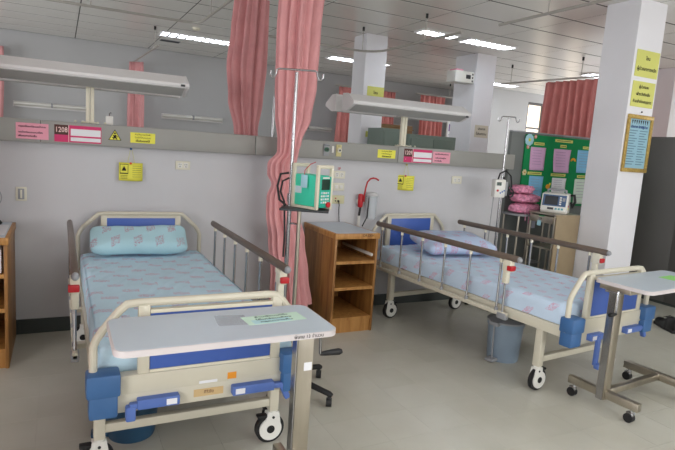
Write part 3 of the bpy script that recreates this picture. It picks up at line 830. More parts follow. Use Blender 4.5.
# ================================================================== IV STANDS AND PUMPS
def iv_stand(label, loc, ztop, rz, legs, arm=.145, leg=.30):
    t = thing('iv_stand', label, 'iv stand', loc, rz)
    MB().lathe([(.045, .085), (.05, .10), (.04, .125), (.018, .135)], (0, 0, 0), 18).build('hub', BLACK, t)
    for k in range(5):
        a = R(legs)+k*2*PI/5
        c, s = math.cos(a), math.sin(a)
        lg = MB().tube([(.03*c, .03*s, .125), (leg*.4*c, leg*.4*s, .115), (leg*.8*c, leg*.8*s, .088), (leg*.95*c, leg*.95*s, .078), (leg*c, leg*s, .07)], [.022, .022, .019, .019, .014], 10, flat=.9).build('leg', BLACK, t)
        px, py = leg*.95*c, leg*.95*s
        ct = MB().cyl((px, py, .07), (px, py, .048), .011).box(px-.015, px+.015, py-.012, py+.012, .03, .05, bev=.003).build('caster', DKGREY, lg)
        MB().cyl((px-.017, py, .026), (px+.017, py, .026), .026, seg=18).build('wheel', BLACK, lg)
    MB().cyl((0, 0, .12), (0, 0, ztop*.62), .0125, seg=14).build('lower_pole', CHROME, t)
    MB().cyl((0, 0, ztop*.62), (0, 0, ztop), .0095, seg=14).build('upper_pole', CHROME, t)
    MB().cyl((0, 0, ztop*.615), (0, 0, ztop*.64), .017, seg=14).build('collar', CHROME, t)
    P = [(-arm-.004, 0, ztop-.002), (-arm-.006, 0, ztop-.025), (-arm+.006, 0, ztop-.038), (-arm+.02, 0, ztop-.034), (-arm+.027, 0, ztop-.015), (-arm+.03, 0, ztop+.006), (-arm+.042, 0, ztop+.012)]
    P = P+[(-x, y, z) for x, y, z in reversed(P)]
    MB().tube(P, .0055, 8).build('hook_bar', CHROME, t)
    return t
IV1 = (1.62, -1.507, 0)
iv1 = iv_stand('tall chrome drip stand with black wheels and green pump', IV1, 1.935, R(-27), 47, leg=.36)
MB().cyl((.062, -.03, .1), (.062, -.03, 1.155), .012, seg=14).build('second_pole', STEEL, iv1)
MB().tube([(0, 0, 1.06), (.03, -.02, 1.065), (.062, -.03, 1.06)], .006, 8).build('tie_bar', CHROME, iv1)
MB().box(-.045, .235, -.15, .07, 1.152, 1.164, bev=.003).build('tray', DKGREY, iv1)
MB().tube([(-.012, -.012, 1.36), (-.06, -.02, 1.35), (-.075, -.02, 1.28), (-.06, -.02, 1.2), (-.02, -.02, 1.17)], .007, 8).tube([(-.01, -.014, 1.33), (-.045, -.03, 1.31), (-.055, -.03, 1.25), (-.03, -.025, 1.19), (-.018, -.02, 1.0), (-.02, -.018, .86)], .006, 8).build('power_cord', BLACK, iv1)
pm = thing('infusion_pump', 'turquoise and cream infusion pump with keypad on the drip stand tray', 'pump', (1.712, -1.60, 1.1655), R(24))
PW, PD, PH = .125, .20, .20
bx('pump_body', TURQ, pm, -PW/2+.012, PW/2-.004, -PD/2+.012, PD/2-.012, .015, PH-.005, bev=.008)
bx('front_panel', mat('pump_face', (30, 168, 142), .45), pm, -PW/2+.02, PW/2, -PD/2-.002, -PD/2+.014, .012, PH-.01, bev=.004)
for x in (-PW/2, PW/2-.008):
    for y in (-PD/2-.004, PD/2-.02):
        bx('frame_bar', PUMPC, pm, x, x+.018, y, y+.022, .0, PH+.045, bev=.005)
for y in (-PD/2-.004, PD/2-.02): bx('handle_bar', PUMPC, pm, -PW/2, PW/2+.01, y, y+.022, PH+.035, PH+.055, bev=.006)
for x in (-PW/2, PW/2-.008): bx('skid', PUMPC, pm, x, x+.018, -PD/2, PD/2, 0, .016, bev=.004)
bx('screen', LCD, pm, -.028, .042, -PD/2-.0045, -PD/2-.002, .115, .175, bev=.001)
bx('brand_strip', WHITE, pm, -.02, .036, -PD/2-.004, -PD/2-.002, .179, .187)
for r_ in range(4):
    for c_ in range(4):
        bx('key', WHITE if (r_+c_) % 3 else PALEBLUE, pm, -.03+c_*.0185, -.017+c_*.0185, -PD/2-.005, -PD/2-.002, .092-r_*.018, .103-r_*.018, bev=.001)
MB().cyl((.032, -PD/2-.012, .03), (.032, -PD/2-.002, .03), .016, seg=20).build('red_button', RED, pm)
bx('side_label', mat('label_lilac', (196, 214, 220), .6), pm, -PW/2+.010, -PW/2+.012, .03, .085, .085, .125)
tg = thing('hanging_tag', 'pale blue tag hanging on a red ribbon from the pump', 'tag', (1.652, -1.627, 1.275), R(24))
bx('tag_card', PALEBLUE, tg, -.0035, -.002, -.028, .022, .01, .085, bev=.0005)
MB().tube([(-.003, -.003, .085), (-.002, -.004, .11), (.012, -.03, .145), (.03, -.055, .16)], .0022, 6).build('ribbon', RED, tg)

IV2 = (4.395, -.31, 0)
iv2 = iv_stand('chrome drip stand with a small white pump beside the right bed', IV2, 1.93, R(-28), 40, arm=.10, leg=.245)
p2 = thing('syringe_pump', 'small white pump clamped to the drip stand by bed two', 'pump', (4.345, -.345, 1.14), R(-15))
bx('pump_body', WHITE, p2, -.085, .03, -.06, .02, 0, .18, bev=.01)
bx('side_panel', GREYP, p2, .03, .055, -.055, .015, .02, .16, bev=.004)
bx('display', LCD, p2, -.07, -.02, -.0625, -.06, .12, .155)
MB().cyl((-.055, -.06, .07), (-.055, -.066, .07), .011).build('red_key', RED, p2)
for k in range(3): bx('key', mat('key_blue', (70, 110, 180), .5), p2, -.03+k*.02, -.018+k*.02, -.063, -.06, .04+k*.012, .055+k*.012)
MB().ball((.02, -.02, .195), .012).tube([(-.04, -.02, .18), (-.03, -.03, .24), (.03, -.03, .27), (.09, -.03, .22), (.11, -.03, .12), (.07, -.03, .04)], .008, 8).build('cable', BLACK, p2)
MB().box(.03, .10, -.04, .02, .02, .09, bev=.01).tube([(.1+.03*math.cos(a/6*PI), -.04, .05+.04*math.sin(a/6*PI)) for a in range(12)], .008, 8, closed=True).build('pole_clamp', BLACK, p2)
MB().tube([(-.07, -.02, .0), (-.075, -.02, -.2), (-.08, -.02, -.5), (-.09, -.02, -.75)], .005, 6).build('drip_line', GREYP, p2)

# ================================================================== CURTAINS
def curtain(label, mt, prof, n, depth, name='curtain', seed=0, group=None, steps=60, seg=160, cat='curtain'):
    """prof: list of (z, cx, cy, half width, half depth); a gathered bundle of cloth with pleats, origin at hem"""
    prof = sorted(prof)
    def at(z):
        for a, b_ in zip(prof, prof[1:]):
            if z <= b_[0]:
                k = (z-a[0])/(b_[0]-a[0]); k = k*k*(3-2*k)
                return [a[i]+(b_[i]-a[i])*k for i in range(1, 5)]
        return prof[-1][1:]
    z0, z1 = prof[0][0], prof[-1][0]
    ox, oy = prof[0][1], prof[0][2]
    def fn(u, v):
        z = z0+(z1-z0)*v; cx, cy, hw, hd = at(z)
        th = 2*PI*u
        ph = th*n + .9*noise.noise(Vector((seed, z*.9, 0)))+.35*math.sin(z*1.3+seed)
        pl = depth*(math.sin(ph)+.4*math.sin(ph*.5+seed+z*.6))
        big = .05*noise.noise(Vector((math.cos(th)*1.2+seed, math.sin(th)*1.2, z*1.4)))
        k = 1+pl+big
        zz = z + (.012*math.sin(th*3+seed) if v < .02 else 0)
        return Vector((cx+hw*math.cos(th)*k-ox, cy+hd*math.sin(th)*k-oy, zz-z0))
    mb = MB(); mb.grid(fn, seg, steps, closed_u=True)
    o = mb.build(name, mt, None, True, angle=80)
    o.location = (ox, oy, z0)
    return tag(o, label, cat, group)
# gathered curtain between the two beds, knotted against the wall
curtain('tall pink gathered curtain hanging between the two beds', CURT,
        [(.20, 2.125, -.40, .15, .10), (.45, 2.11, -.38, .135, .09), (.75, 2.075, -.36, .13, .085), (.98, 2.03, -.35, .115, .08), (1.10, 2.02, -.34, .105, .08), (1.2, 2.03, -.34, .085, .07),
         (1.28, 2.01, -.33, .10, .08), (1.36, 2.01, -.33, .10, .085), (1.46, 2.06, -.32, .075, .07), (1.54, 2.07, -.32, .085, .07), (1.75, 2.09, -.32, .13, .09), (2.0, 2.10, -.32, .15, .10), (2.4, 2.105, -.32, .16, .10), (2.785, 2.12, -.32, .165, .10)], 13, .2, seed=1.7, steps=110, seg=220)
curtain('pink gathered curtain hanging behind the partition above the left bed', CURT,
        [(1.15, 2.02, .46, .06, .06), (1.42, 1.99, .46, .075, .07), (1.62, 1.94, .46, .09, .08), (1.9, 1.925, .46, .135, .09), (2.2, 1.925, .46, .16, .10), (2.5, 1.94, .46, .15, .10), (2.785, 1.95, .46, .14, .10)], 12, .2, seed=4.2, steps=80, seg=200)
def rail(label, pts, rods, z=2.80, group='ceiling curtain rails'):
    t = thing('curtain_rail', label, 'curtain rail', (pts[0][0], pts[0][1], z))
    o_ = Vector((pts[0][0], pts[0][1], 0))
    MB().tube([Vector((p[0], p[1], 0))-o_ for p in pts], .014, 8).build('track', RAILG, t)
    for x, y in rods:
        MB().cyl((x-o_.x, y-o_.y, 0), (x-o_.x, y-o_.y, CZ-z-.03), .006, seg=8).build('hanger_rod', RAILG, t)
        MB().cyl((x-o_.x, y-o_.y, CZ-z-.05), (x-o_.x, y-o_.y, CZ-z), .016, seg=10).build('ceiling_boss', BLACK, t)
    return t
def arc(cx, cy, r, a0, a1, n=7): return [(cx+r*math.cos(R(a0+(a1-a0)*k/n)), cy+r*math.sin(R(a0+(a1-a0)*k/n))) for k in range(n+1)]
rail('grey curtain track turning a corner above the rear of the left bay', [(-.7, 2.0), (1.62, 2.0)]+arc(1.62, 1.8, .2, 90, 0)[1:]+[(1.82, .2)], [(.7, 2.0), (1.82, 1.45)])
rail('grey curtain track with a rounded bend in front of the signed pillar', [(2.3, 2.05), (3.85, 2.05)]+arc(3.85, 1.75, .3, 90, 0)[1:]+[(4.15, .25)], [(3.95, 2.02), (4.15, .9)])
rail('straight grey curtain track above the right bed', [(4.2, -.25), (4.2, -3.2)], [(4.2, -.85), (4.2, -2.6)])
rail('straight grey curtain track carrying the pink curtain between the beds', [(2.12, -.1), (2.12, -3.2)], [(2.12, -.6), (2.12, -2.6)])
rail('short grey curtain track near the back wall at the left', [(1.6, 6.25), (1.68, 3.9)], [(1.66, 4.2)])
rail('long grey curtain track carrying the pleated curtain over the screens', [(7.2, 2.9), (7.42, .6)], [(7.22, 2.7), (7.36, 1.4)])
rail('short grey curtain track behind the signed pillar near the back wall', [(5.5, 5.9), (6.9, 5.7)], [(6.2, 5.8)])
rail('short grey curtain track over the rose curtain near the calendar', [(7.3, 5.6), (8.7, 5.6)], [(8.2, 5.6)])

def flat_curtain(label, mt, x0, y0, x1, y1, z0, z1, n, amp, seed=0):
    d = Vector((x1-x0, y1-y0, 0)); L_ = d.length; d.normalize(); nn = Vector((-d.y, d.x, 0))
    def fn(u, v):
        z = (z1-z0)*v
        s = u*L_ + .02*math.sin(v*5+u*9+seed)
        a = amp*(.55+.45*(1-v))*math.sin(u*n*2*PI+seed+.8*noise.noise(Vector((u*4, v*2, seed))))
        return d*s+nn*a+Vector((0, 0, z))
    mb = MB(); mb.grid(fn, 26*max(4, n), 24)
    o = mb.build('curtain', mt, None, True, angle=80)
    o.location = (x0, y0, z0)
    sd = o.modifiers.new('thick', 'SOLIDIFY'); sd.thickness = .004
    return tag(o, label, 'curtain')
flat_curtain('pink curtain drawn out along the bay left of the oak cabinet with a white box', CURT, -.42, -.25, -.42, -1.15, .25, 2.785, 8, .05, 9)  # added out of view to shade the left end of the wall
flat_curtain('second pink curtain drawn on the track left of the left bed', CURT, -.42, -1.8, -.42, -3.05, .2, 2.785, 9, .05, 12)  # added out of view, blocks light to the left floor and bed foot
rail('straight grey curtain track left of the left bed', [(-.42, -.1), (-.42, -3.6)], [(-.42, -.7), (-.42, -3.0)])  # track added to carry the shading curtains
flat_curtain('pleated pink curtain drawn out behind the green notice board', CURT2, 7.27, 2.0, 7.40, .8, .5, 2.765, 9, .075, 1)
flat_curtain('narrow pink curtain near the back wall above the left bed', CURT, 1.5, 6.2, 1.73, 6.0, .5, 2.785, 4, .03, 2)
flat_curtain('dull pink curtain half hidden by the signed pillar', CURT2, 5.55, 5.88, 6.25, 5.78, .5, 2.775, 5, .035, 3)
flat_curtain('pink curtain just right of the signed pillar', CURT2, 6.42, 5.76, 6.85, 5.70, .5, 2.775, 5, .035, 4)
flat_curtain('rose curtain near the calendar on the back wall', CURT2, 7.4, 5.57, 8.05, 5.57, .5, 2.78, 6, .04, 5)
flat_curtain('pink curtain at the far left of the back wall', CURT, -.75, 6.2, -.42, 6.2, .5, 2.785, 4, .03, 7)

# ================================================================== CEILING LIGHTS
def ceiling_light(label, x0, x1, y0, y1, group='louvred ceiling lights', n=9):
    t = thing('ceiling_light', label, 'ceiling light', (x0, y0, CZ-.014), 0, None)
    L_, D = x1-x0, y1-y0
    for a in ((0, L_, 0, .02), (0, L_, D-.02, D), (0, .02, .02, D-.02), (L_-.02, L_, .02, D-.02)):
        bx('frame', LAMPW, t, a[0], a[1], a[2], a[3], -.012, .012)
    for k in (1, 2): MB().cyl((.03, D*k/3, .0), (L_-.03, D*k/3, .0), .011, seg=10).build('tube', TUBE, t)
    for k in range(1, n): bx('louvre', LOUV, t, L_*k/n-.016, L_*k/n+.016, .02, D-.02, -.013, -.011)
    l = bpy.data.lights.new('lamp_light', 'AREA'); l.shape = 'RECTANGLE'; l.size = L_-.06; l.size_y = D-.06; l.energy = 7; l.color = (.93, .97, 1.0)
    lo = bpy.data.objects.new('lamp_light', l); COL.objects.link(lo); lo.parent = t; lo.location = (L_/2, D/2, .0105)
    bx('reflector', mat('reflector', (226, 232, 236), .2, .5), t, .02, L_-.02, .02, D-.02, .011, .0135)
    return t
ceiling_light('lit louvred ceiling light between the pink curtains over the left bay', 1.79, 2.99, 4.42, 4.78)
ceiling_light('lit louvred ceiling light showing left of the signed pillar', 4.62, 5.82, 4.30, 4.62)
ceiling_light('lit louvred ceiling light in front of the pillar with wall unit', 5.30, 6.15, 1.50, 1.78)
ceiling_light('lit louvred ceiling light next to the one before the pillar', 4.55, 5.13, 1.50, 1.74, n=5)
ceiling_light('lit louvred ceiling light far off beside the white wall', 8.45, 9.2, 4.5, 4.82)
ceiling_light('lit louvred ceiling light behind the pillar with yellow signs', 8.6, 9.6, 2.2, 2.5)
ceiling_light('lit louvred ceiling light over the gap between the two beds', 1.79, 2.99, -2.9, -2.58)  # this light and the next three are added out of view to light the floor
ceiling_light('lit louvred ceiling light over the right bed', 4.6, 5.8, -2.9, -2.58)
ceiling_light('lit louvred ceiling light over the aisle before the left bed', 1.79, 2.99, -5.4, -5.08)
ceiling_light('lit louvred ceiling light over the aisle before the right bed', 4.6, 5.8, -5.4, -5.08)
t = thing('smoke_detector', 'small round cream smoke detector on the ceiling', 'smoke detector', (2.18, 3.85, CZ-.035))
MB().lathe([(.025, 0), (.05, .008), (.055, .035)], (0, 0, 0), 18).build('detector_body', CREAM2, t)
t = thing('ceiling_vent', 'small grey ceiling vent near the far curtain rail', 'vent', (2.06, 5.3, CZ-.012))
bx('vent_frame', GREYP, t, -.16, .16, -.08, .08, .004, .012)
for k in range(4): bx('slat', DKGREY, t, -.15, .15, -.07+k*.04, -.05+k*.04, 0, .006)

# ================================================================== BACK WALL LAMPS
for xa, lab in ((-.30, 'long pale wall lamp on the back wall over the left bay'), (2.13, 'long pale wall lamp on the back wall beside the pink curtain'), (4.55, 'long pale wall lamp on the back wall left of the dull pink curtain')):
    t = thing('wall_lamp', lab, 'lamp', (xa, YB, 1.845))
    bx('back_plate', LAMPW, t, 0, 1.18, -.05, 0, 0, .10, bev=.004)
    MB().prism([(-.05, .095), (-.13, .075), (-.14, .05), (-.05, .02)], 'x', .02, 1.16).build('diffuser', WHITE, t, False)
    bx('centre_clip', GREYP, t, .575, .60, -.142, -.05, .02, .10)

# ================================================================== BEHIND THE PARTITION
t = thing('calendar', 'white wall calendar with a purple picture near the rose curtain', 'calendar', (8.25, 5.62, 1.72))
bx('calendar_sheet', WHITEP, t, 0, .42, 0, .012, 0, .55)
bx('calendar_picture', mat('cal_purple', (120, 80, 150), .6), t, .03, .39, -.003, 0, .34, .5)
for k in range(4): bx('calendar_row', mat('cal_grey', (170, 170, 190), .6), t, .04, .38, -.003, 0, .05+k*.065, .08+k*.065)
bx('hanging_board', WHITE, t, -.02, .62, .013, .03, -1.72, .9)
t = thing('locker', 'grey green metal locker top showing over the partition by the lamp post', 'locker', (4.49, 1.55, 0))
bx('locker_body', CABG, t, 0, .76, 0, .45, .0, 1.765, bev=.004)
for k in range(2): bx('locker_door', CABG, t, .02+k*.365, .375+k*.365, -.018, 0, .08, 1.72, bev=.003)
t = thing('locker', 'grey green cabinet with clutter on it left of the lamp post', 'locker', (4.17, 1.7, 0))
bx('locker_body', CABG, t, 0, .30, 0, .4, .0, 1.82, bev=.004)
bx('locker_door', CABG, t, .02, .28, -.018, 0, .08, 1.78, bev=.003)
t = thing('cardboard_box', 'brown cardboard box far behind the lamp post', 'box', (5.2, 3.6, 0))
bx('stand', CABG, t, 0, .8, 0, .4, 0, 1.72)
bx('carton', mat('cardboard', (140, 110, 76), .8), t, .05, .75, .04, .36, 1.72, 1.98, bev=.004)
bx('flap', mat('cardboard_light', (164, 134, 96), .8), t, .05, .75, .0, .04, 1.90, 1.915)
# drip pole behind curtains
t = thing('iv_pole', 'thin chrome pole standing behind the partition between pink curtains', 'pole', (2.38, .95, 0))
MB().lathe([(.16, 0), (.16, .02), (.03, .05), (.015, .08)], (0, 0, 0), 18).build('base', DKGREY, t)
MB().cyl((0, 0, .05), (0, 0, 1.98), .012, seg=12).build('pole', CHROME, t)
MB().tube([(0, 0, 1.96), (.0, 0, 2.0), (.02, 0, 2.02), (.035, 0, 2.0)], .007, 8).build('hook', CHROME, t)
# wall unit on the pillar
t = thing('wall_unit', 'small white box with dark display high on the pillar', 'wall unit', (6.115, 2.5, 2.60))
bx('unit_body', WHITE, t, -.36, 0, -.17, .05, .04, .21, bev=.008)
bx('unit_display', DKGREY, t, -.16, -.07, -.1725, -.17, .10, .16)
for k in range(3): bx('unit_button', DKGREY, t, -.045, -.02, -.1725, -.17, .06+k*.05, .085+k*.05)
bx('unit_top', PINKP, t, -.33, -.2, -.14, .02, .21, .235)
# bits standing on the trunking
t = thing('white_clip', 'white plastic hook clip standing on the trunking over the 1208 card', 'clip', (.745, .04, 1.577))
bx('clip_body', WHITE, t, -.026, .026, -.02, .02, 0, .065, bev=.006)
MB().tube([(0, 0, .06), (0, 0, .085), (.008, 0, .093), (.012, 0, .083)], .004, 6).build('clip_hook', CHROME, t)

# signs on the pillars
def pillar_sign(label, x0, x1, y, z0, z1, lines, size, mt=PALEY):
    t = card('sign', label, x0, x1, z0, z1, mt, y-.001, th=.004)
    H_ = z1-z0
    for i, s in enumerate(lines):
        text(s, size, INK, t, ((x1-x0)/2, -.005, H_*(1-(i+.75)/(len(lines)+.5))), bold=.001)
    return t
pillar_sign('yellow zone sign on the white pillar behind the partition', 4.225, 4.495, 2.3, 2.12, 2.40, ['โซน', 'ผู้ป่วยหนัก'], .048)
pillar_sign('small yellow card low on the white pillar behind the partition', 4.25, 4.44, 2.3, 1.70, 1.78, ['โซนแยก'], .04)
pillar_sign('cream paper card low on the pillar with wall unit', 6.2, 6.47, 2.3, 1.83, 2.02, ['ประกาศ', 'โปรดทราบ'], .05, mat('cream_paper', (214, 206, 190), .7))
pillar_sign('upper yellow zone sign on the pillar with the gilt frame', 5.285, 5.625, -.96, 2.392, 2.64, ['โซน', 'ผู้ป่วยอาการหนัก'], .044)
pillar_sign('lower yellow sign on the pillar with the gilt frame', 5.285, 5.62, -.96, 2.11, 2.35, ['ผู้ป่วยระยะ', 'เฝ้าระวังติดเชื้อ', 'ห้ามเข้าก่อนอนุญาต'], .036)
t = thing('framed_notice', 'blue notice in a gilt frame hung on the white pillar', 'picture frame', (5.465, -.961, 1.48))
for a in ((-.19, .19, 0, .04), (-.19, .19, .515, .555), (-.19, -.155, .04, .515), (.155, .19, .04, .515)):
    bx('frame_bar', GOLD, t, a[0], a[1], -.022, 0, a[2], a[3], bev=.006)
bx('notice_sheet', mat('notice_blue', (150, 190, 206), .5), t, -.155, .155, -.006, 0, .04, .515)
for k in range(8): MB().prism([(-.12+k*.032, .505), (-.11+k*.032, .465), (-.10+k*.032, .505)], 'y', -.008, -.006).build('garland', INK, t, False)
text('ประกาศ สิทธิผู้ป่วย', .034, mat('notice_ink', (30, 60, 130), .7), t, (0, -.0075, .44), bold=.001)
for k in range(14):
    for s in (-.075, .075):
        bx('print_line', mat('notice_grey', (90, 120, 140), .7), t, s-.06, s+.06-.02*((k*7) % 3), -.0072, -.006, .40-k*.025, .407-k*.025)
MB().ball((0, -.01, .585), .008).build('nail', BLACK, t)

# ================================================================== SCREENS AND NOTICE BOARD
t = thing('screen_wall', 'tall grey office screen carrying the green notice board', 'screen', (4.86, .1, 0))
for a, b_ in ((0, .80), (.803, 1.69)): bx('screen_panel', SCREEN, t, a, b_, 0, .05, .03, 1.83, bev=.004)
bx('screen_foot', DKGREY, t, 0, 1.69, .005, .045, 0, .03)
bx('screen_cap', GREYP, t, 0, 1.69, -.003, .053, 1.83, 1.845)
t = thing('screen_wall', 'tall dark grey screen standing beyond the white pillar', 'screen', (6.555, .1, 0))
for k in range(4): bx('screen_panel', DARKSC, t, 0, .05, -.9*(k+1)+.0015, -.9*k-.0015, .03, 1.88, bev=.003)
bx('screen_foot', BASEB, t, .005, .045, -3.6, 0, 0, .03)
bx('screen_cap', DARKSC, t, -.003, .053, -3.6, 0, 1.88, 1.895)

gb = thing('notice_board', 'green felt notice board with pinned coloured papers', 'notice board', (5.055, .098, 1.02))
GW, GH = 1.32, .795
bx('board', GREEN, gb, 0, GW, -.018, 0, 0, GH, bev=.002)
def pinned(label, x, z, w_, h, mt, curl=.02, cat='paper'):
    t = thing('pinned_paper', label, cat, (5.055+x, .08, 1.02+z))
    def fn(u, v): return Vector(((u-.5)*w_, -.0015-curl*(1-v)**2*.6-curl*max(0, u-.55)**2*3*v, -h*(1-v)))
    mb = MB(); mb.grid(fn, 10, 8)
    o = mb.build('sheet', mt, t); sd = o.modifiers.new('thick', 'SOLIDIFY'); sd.thickness = .001; sd.offset = 1
    for k in range(6):
        mb = MB(); z0_ = .86-k*.12
        mb.grid(lambda u, v: fn(.15+.6*u, z0_+.012*v)+Vector((0, -.002, 0)), 6, 2); mb.build('print_line', mat('print_grey', (150, 130, 160), .8), t)
    return t
pinned('lilac paper pinned at the left of the green board', .20, .66, .225, .26, LILAC)
pinned('lilac paper with a curled corner in the middle of the green board', .58, .66, .25, .27, LILAC, .045)
pinned('sky blue paper pinned near the pillar on the green board', .97, .67, .24, .27, SKYP)
pinned('sky blue paper pinned low behind the pink cloth heap', .22, .335, .21, .27, SKYP)
pinned('white paper pinned behind the defibrillator', .59, .325, .22, .2, WHITEP)
pinned('pale green paper pinned low next to the pillar', .99, .325, .26, .30, mat('pale_green_paper', (206, 220, 206), .75))
for x, z, w_, lab in ((.60, .755, .29, 'long yellow title strip at the top of the green board'), (.21, .70, .16, 'yellow strip over the left lilac paper'), (.60, .695, .1, 'short yellow strip over the curled lilac paper'), (1.0, .70, .14, 'yellow strip over the blue paper by the pillar'), (.19, .365, .22, 'yellow strip under the left lilac paper'), (.57, .36, .24, 'yellow strip under the curled lilac paper'), (.98, .355, .18, 'yellow strip under the blue paper by the pillar')):
    t = thing('title_strip', lab, 'label', (5.055+x, .079, 1.02+z))
    bx('strip', PALEY, t, -w_/2, w_/2, -.002, 0, -.016, .016)
    bx('print_line', INK, t, -w_*.4, w_*.4, -.0026, -.002, -.003, .003)
def flower(label, x, z, r, mt, mid, petals=8):
    t = thing('paper_flower', label, 'decoration', (5.055+x, .079, 1.02+z))
    for k in range(petals):
        a = 2*PI*k/petals
        MB().ball((r*.6*math.cos(a), -.006, r*.6*math.sin(a)), r*.42, .005, r*.42, 10).build('petal', mt, t)
    MB().ball((0, -.01, 0), r*.3, .008, r*.3, 10).build('flower_centre', mid, t)
flower('large pale blue paper flower at the corner of the board', .045, .735, .066, PALEBLUE, YELLOW, 10)
CORAL = mat('coral_paper', (226, 150, 130), .7)
flower('small coral paper flower above the large blue flower', .135, .775, .022, CORAL, WHITEP, 6)
flower('small coral paper flower below the large blue flower', .035, .655, .022, CORAL, WHITEP, 6)
flower('small cream paper flower at the left edge of the board', .025, .37, .035, mat('cream_petal', (216, 206, 160), .7), mat('gold_mid', (200, 150, 60), .6), 6)
t = thing('paper_shape', 'orange crescent paper shape in the middle of the board', 'decoration', (5.055+.79, .079, 1.02+.53))
MB().prism([(.045*math.cos(R(a)), .04*math.sin(R(a))) for a in range(0, 190, 20)]+[(.022*math.cos(R(a)), .014*math.sin(R(a))) for a in range(180, -10, -30)], 'y', -.005, 0).build('crescent', mat('orange_paper', (232, 160, 50), .7), t, False)
t = thing('paper_shape', 'orange bird paper shape low on the board beside the defibrillator', 'decoration', (5.055+.42, .079, 1.02+.22))
MB().ball((0, -.004, 0), .035, .004, .028).build('bird_body', mat('orange_paper', (232, 160, 50), .7), t)
MB().ball((.03, -.004, .03), .016, .004, .016).build('bird_head', YELLOW, t)

# ================================================================== TROLLEY, DEFIBRILLATOR, CLOTH
# trolley: front faces the bed, turned
tv = thing('trolley', 'stainless trolley with a drawer beside the white pillar', 'trolley', (4.905, -.24, 0), R(-90))
TW, TD, TH = .345, .325, 1.0
# local x along the drawer front (far left to near right), +y into the depth
for x, y in ((.012, .012), (TW-.012, .012), (.012, TD-.012), (TW-.012, TD-.012)):
    MB().cyl((x, y, .05), (x, y, TH-.02), .012, seg=12).build('leg', STEEL, tv)
    cs = MB().cyl((x, y, .05), (x, y, .035), .01).build('caster', CHROME, tv)
    MB().cyl((x-.012, y, .022), (x+.012, y, .022), .022, seg=16).build('wheel', BLACK, cs)
bx('top_tray', STEEL, tv, -.01, TW+.01, -.01, TD+.01, TH-.02, TH, bev=.004)
dr = bx('drawer', STEEL, tv, .02, TW-.02, -.012, TD-.04, TH-.105, TH-.03, bev=.004)
MB().cyl((TW*.5, -.012, TH-.065), (TW*.5, -.035, TH-.065), .012).build('drawer_knob', CHROME, dr)
bx('drawer_tag', PALEBLUE, dr, TW*.38, TW*.52, -.018, -.013, TH-.14, TH-.085)
bx('green_tag', mat('tag_green', (40, 150, 90), .6), dr, TW*.42, TW*.62, -.0145, -.012, TH-.04, TH-.03)
for z in (.32, .62): bx('shelf', STEEL, tv, 0, TW, 0, TD, z, z+.018, bev=.003)
bx('side_panel', TROLB, tv, TW+.012, TW+.024, -.005, TD+.01, .12, TH-.004, bev=.002)
df = thing('defibrillator', 'white defibrillator monitor with dark screen on the trolley', 'monitor', (5.075, -.42, 1.001), R(-58))
MB().prism([(-.10, 0), (-.13, .03), (-.09, .20), (.06, .21), (.09, .18), (.10, 0)], 'x', -.13, .13, bev=.01).build('monitor_body', WHITE, df)
FM = Matrix.Rotation(R(-13.2), 4, 'X')
def face(name, mt, x0, x1, z0, z1, par, th=.004):
    # on the sloped front, from (-.13,.03) to (-.09,.20)
    def P(z): k = (z-.03)/.17; return -.13+.04*k
    return MB().prism([(P(z0)-th, z0), (P(z1)-th, z1), (P(z1), z1), (P(z0), z0)], 'x', x0, x1).build(name, mt, par, False)
face('bezel', mat('bezel_blue', (60, 90, 130), .5), -.115, .115, .075, .19, df, .003)
face('screen', mat('monitor_screen', (28, 34, 42), .15), -.095, .035, .088, .178, df, .006)
for k in range(4): face('key', WHITE, .05, .07, .092+k*.022, .106+k*.022, df, .006)
face('dial', GREYP, .08, .105, .13, .165, df, .012)
face('control_strip', DKGREY, -.06, .0, .038, .06, df, .004)
for k in range(3): face('key', mat('key_teal', (90, 160, 170), .5), .015+k*.03, .035+k*.03, .04, .058, df, .005)
MB().tube([(-.09, 0, .20), (-.09, 0, .235), (-.06, 0, .245), (.06, 0, .245), (.09, 0, .235), (.09, 0, .20)], .012, 8).build('handle', GREYP, df)
for a in ((.04, MAGENTA), (.015, YELLOW)): MB().box(.13, .133, -.06, -.03, a[0]+.03, a[0]+.05).build('side_sticker', a[1], df, False)
MB().tube([(.14, .02, .19), (.17, .0, .2), (.185, .0, .13), (.16, .02, .07), (.14, .03, .12)], .014, 8).build('paddle_cable', BLACK, df)

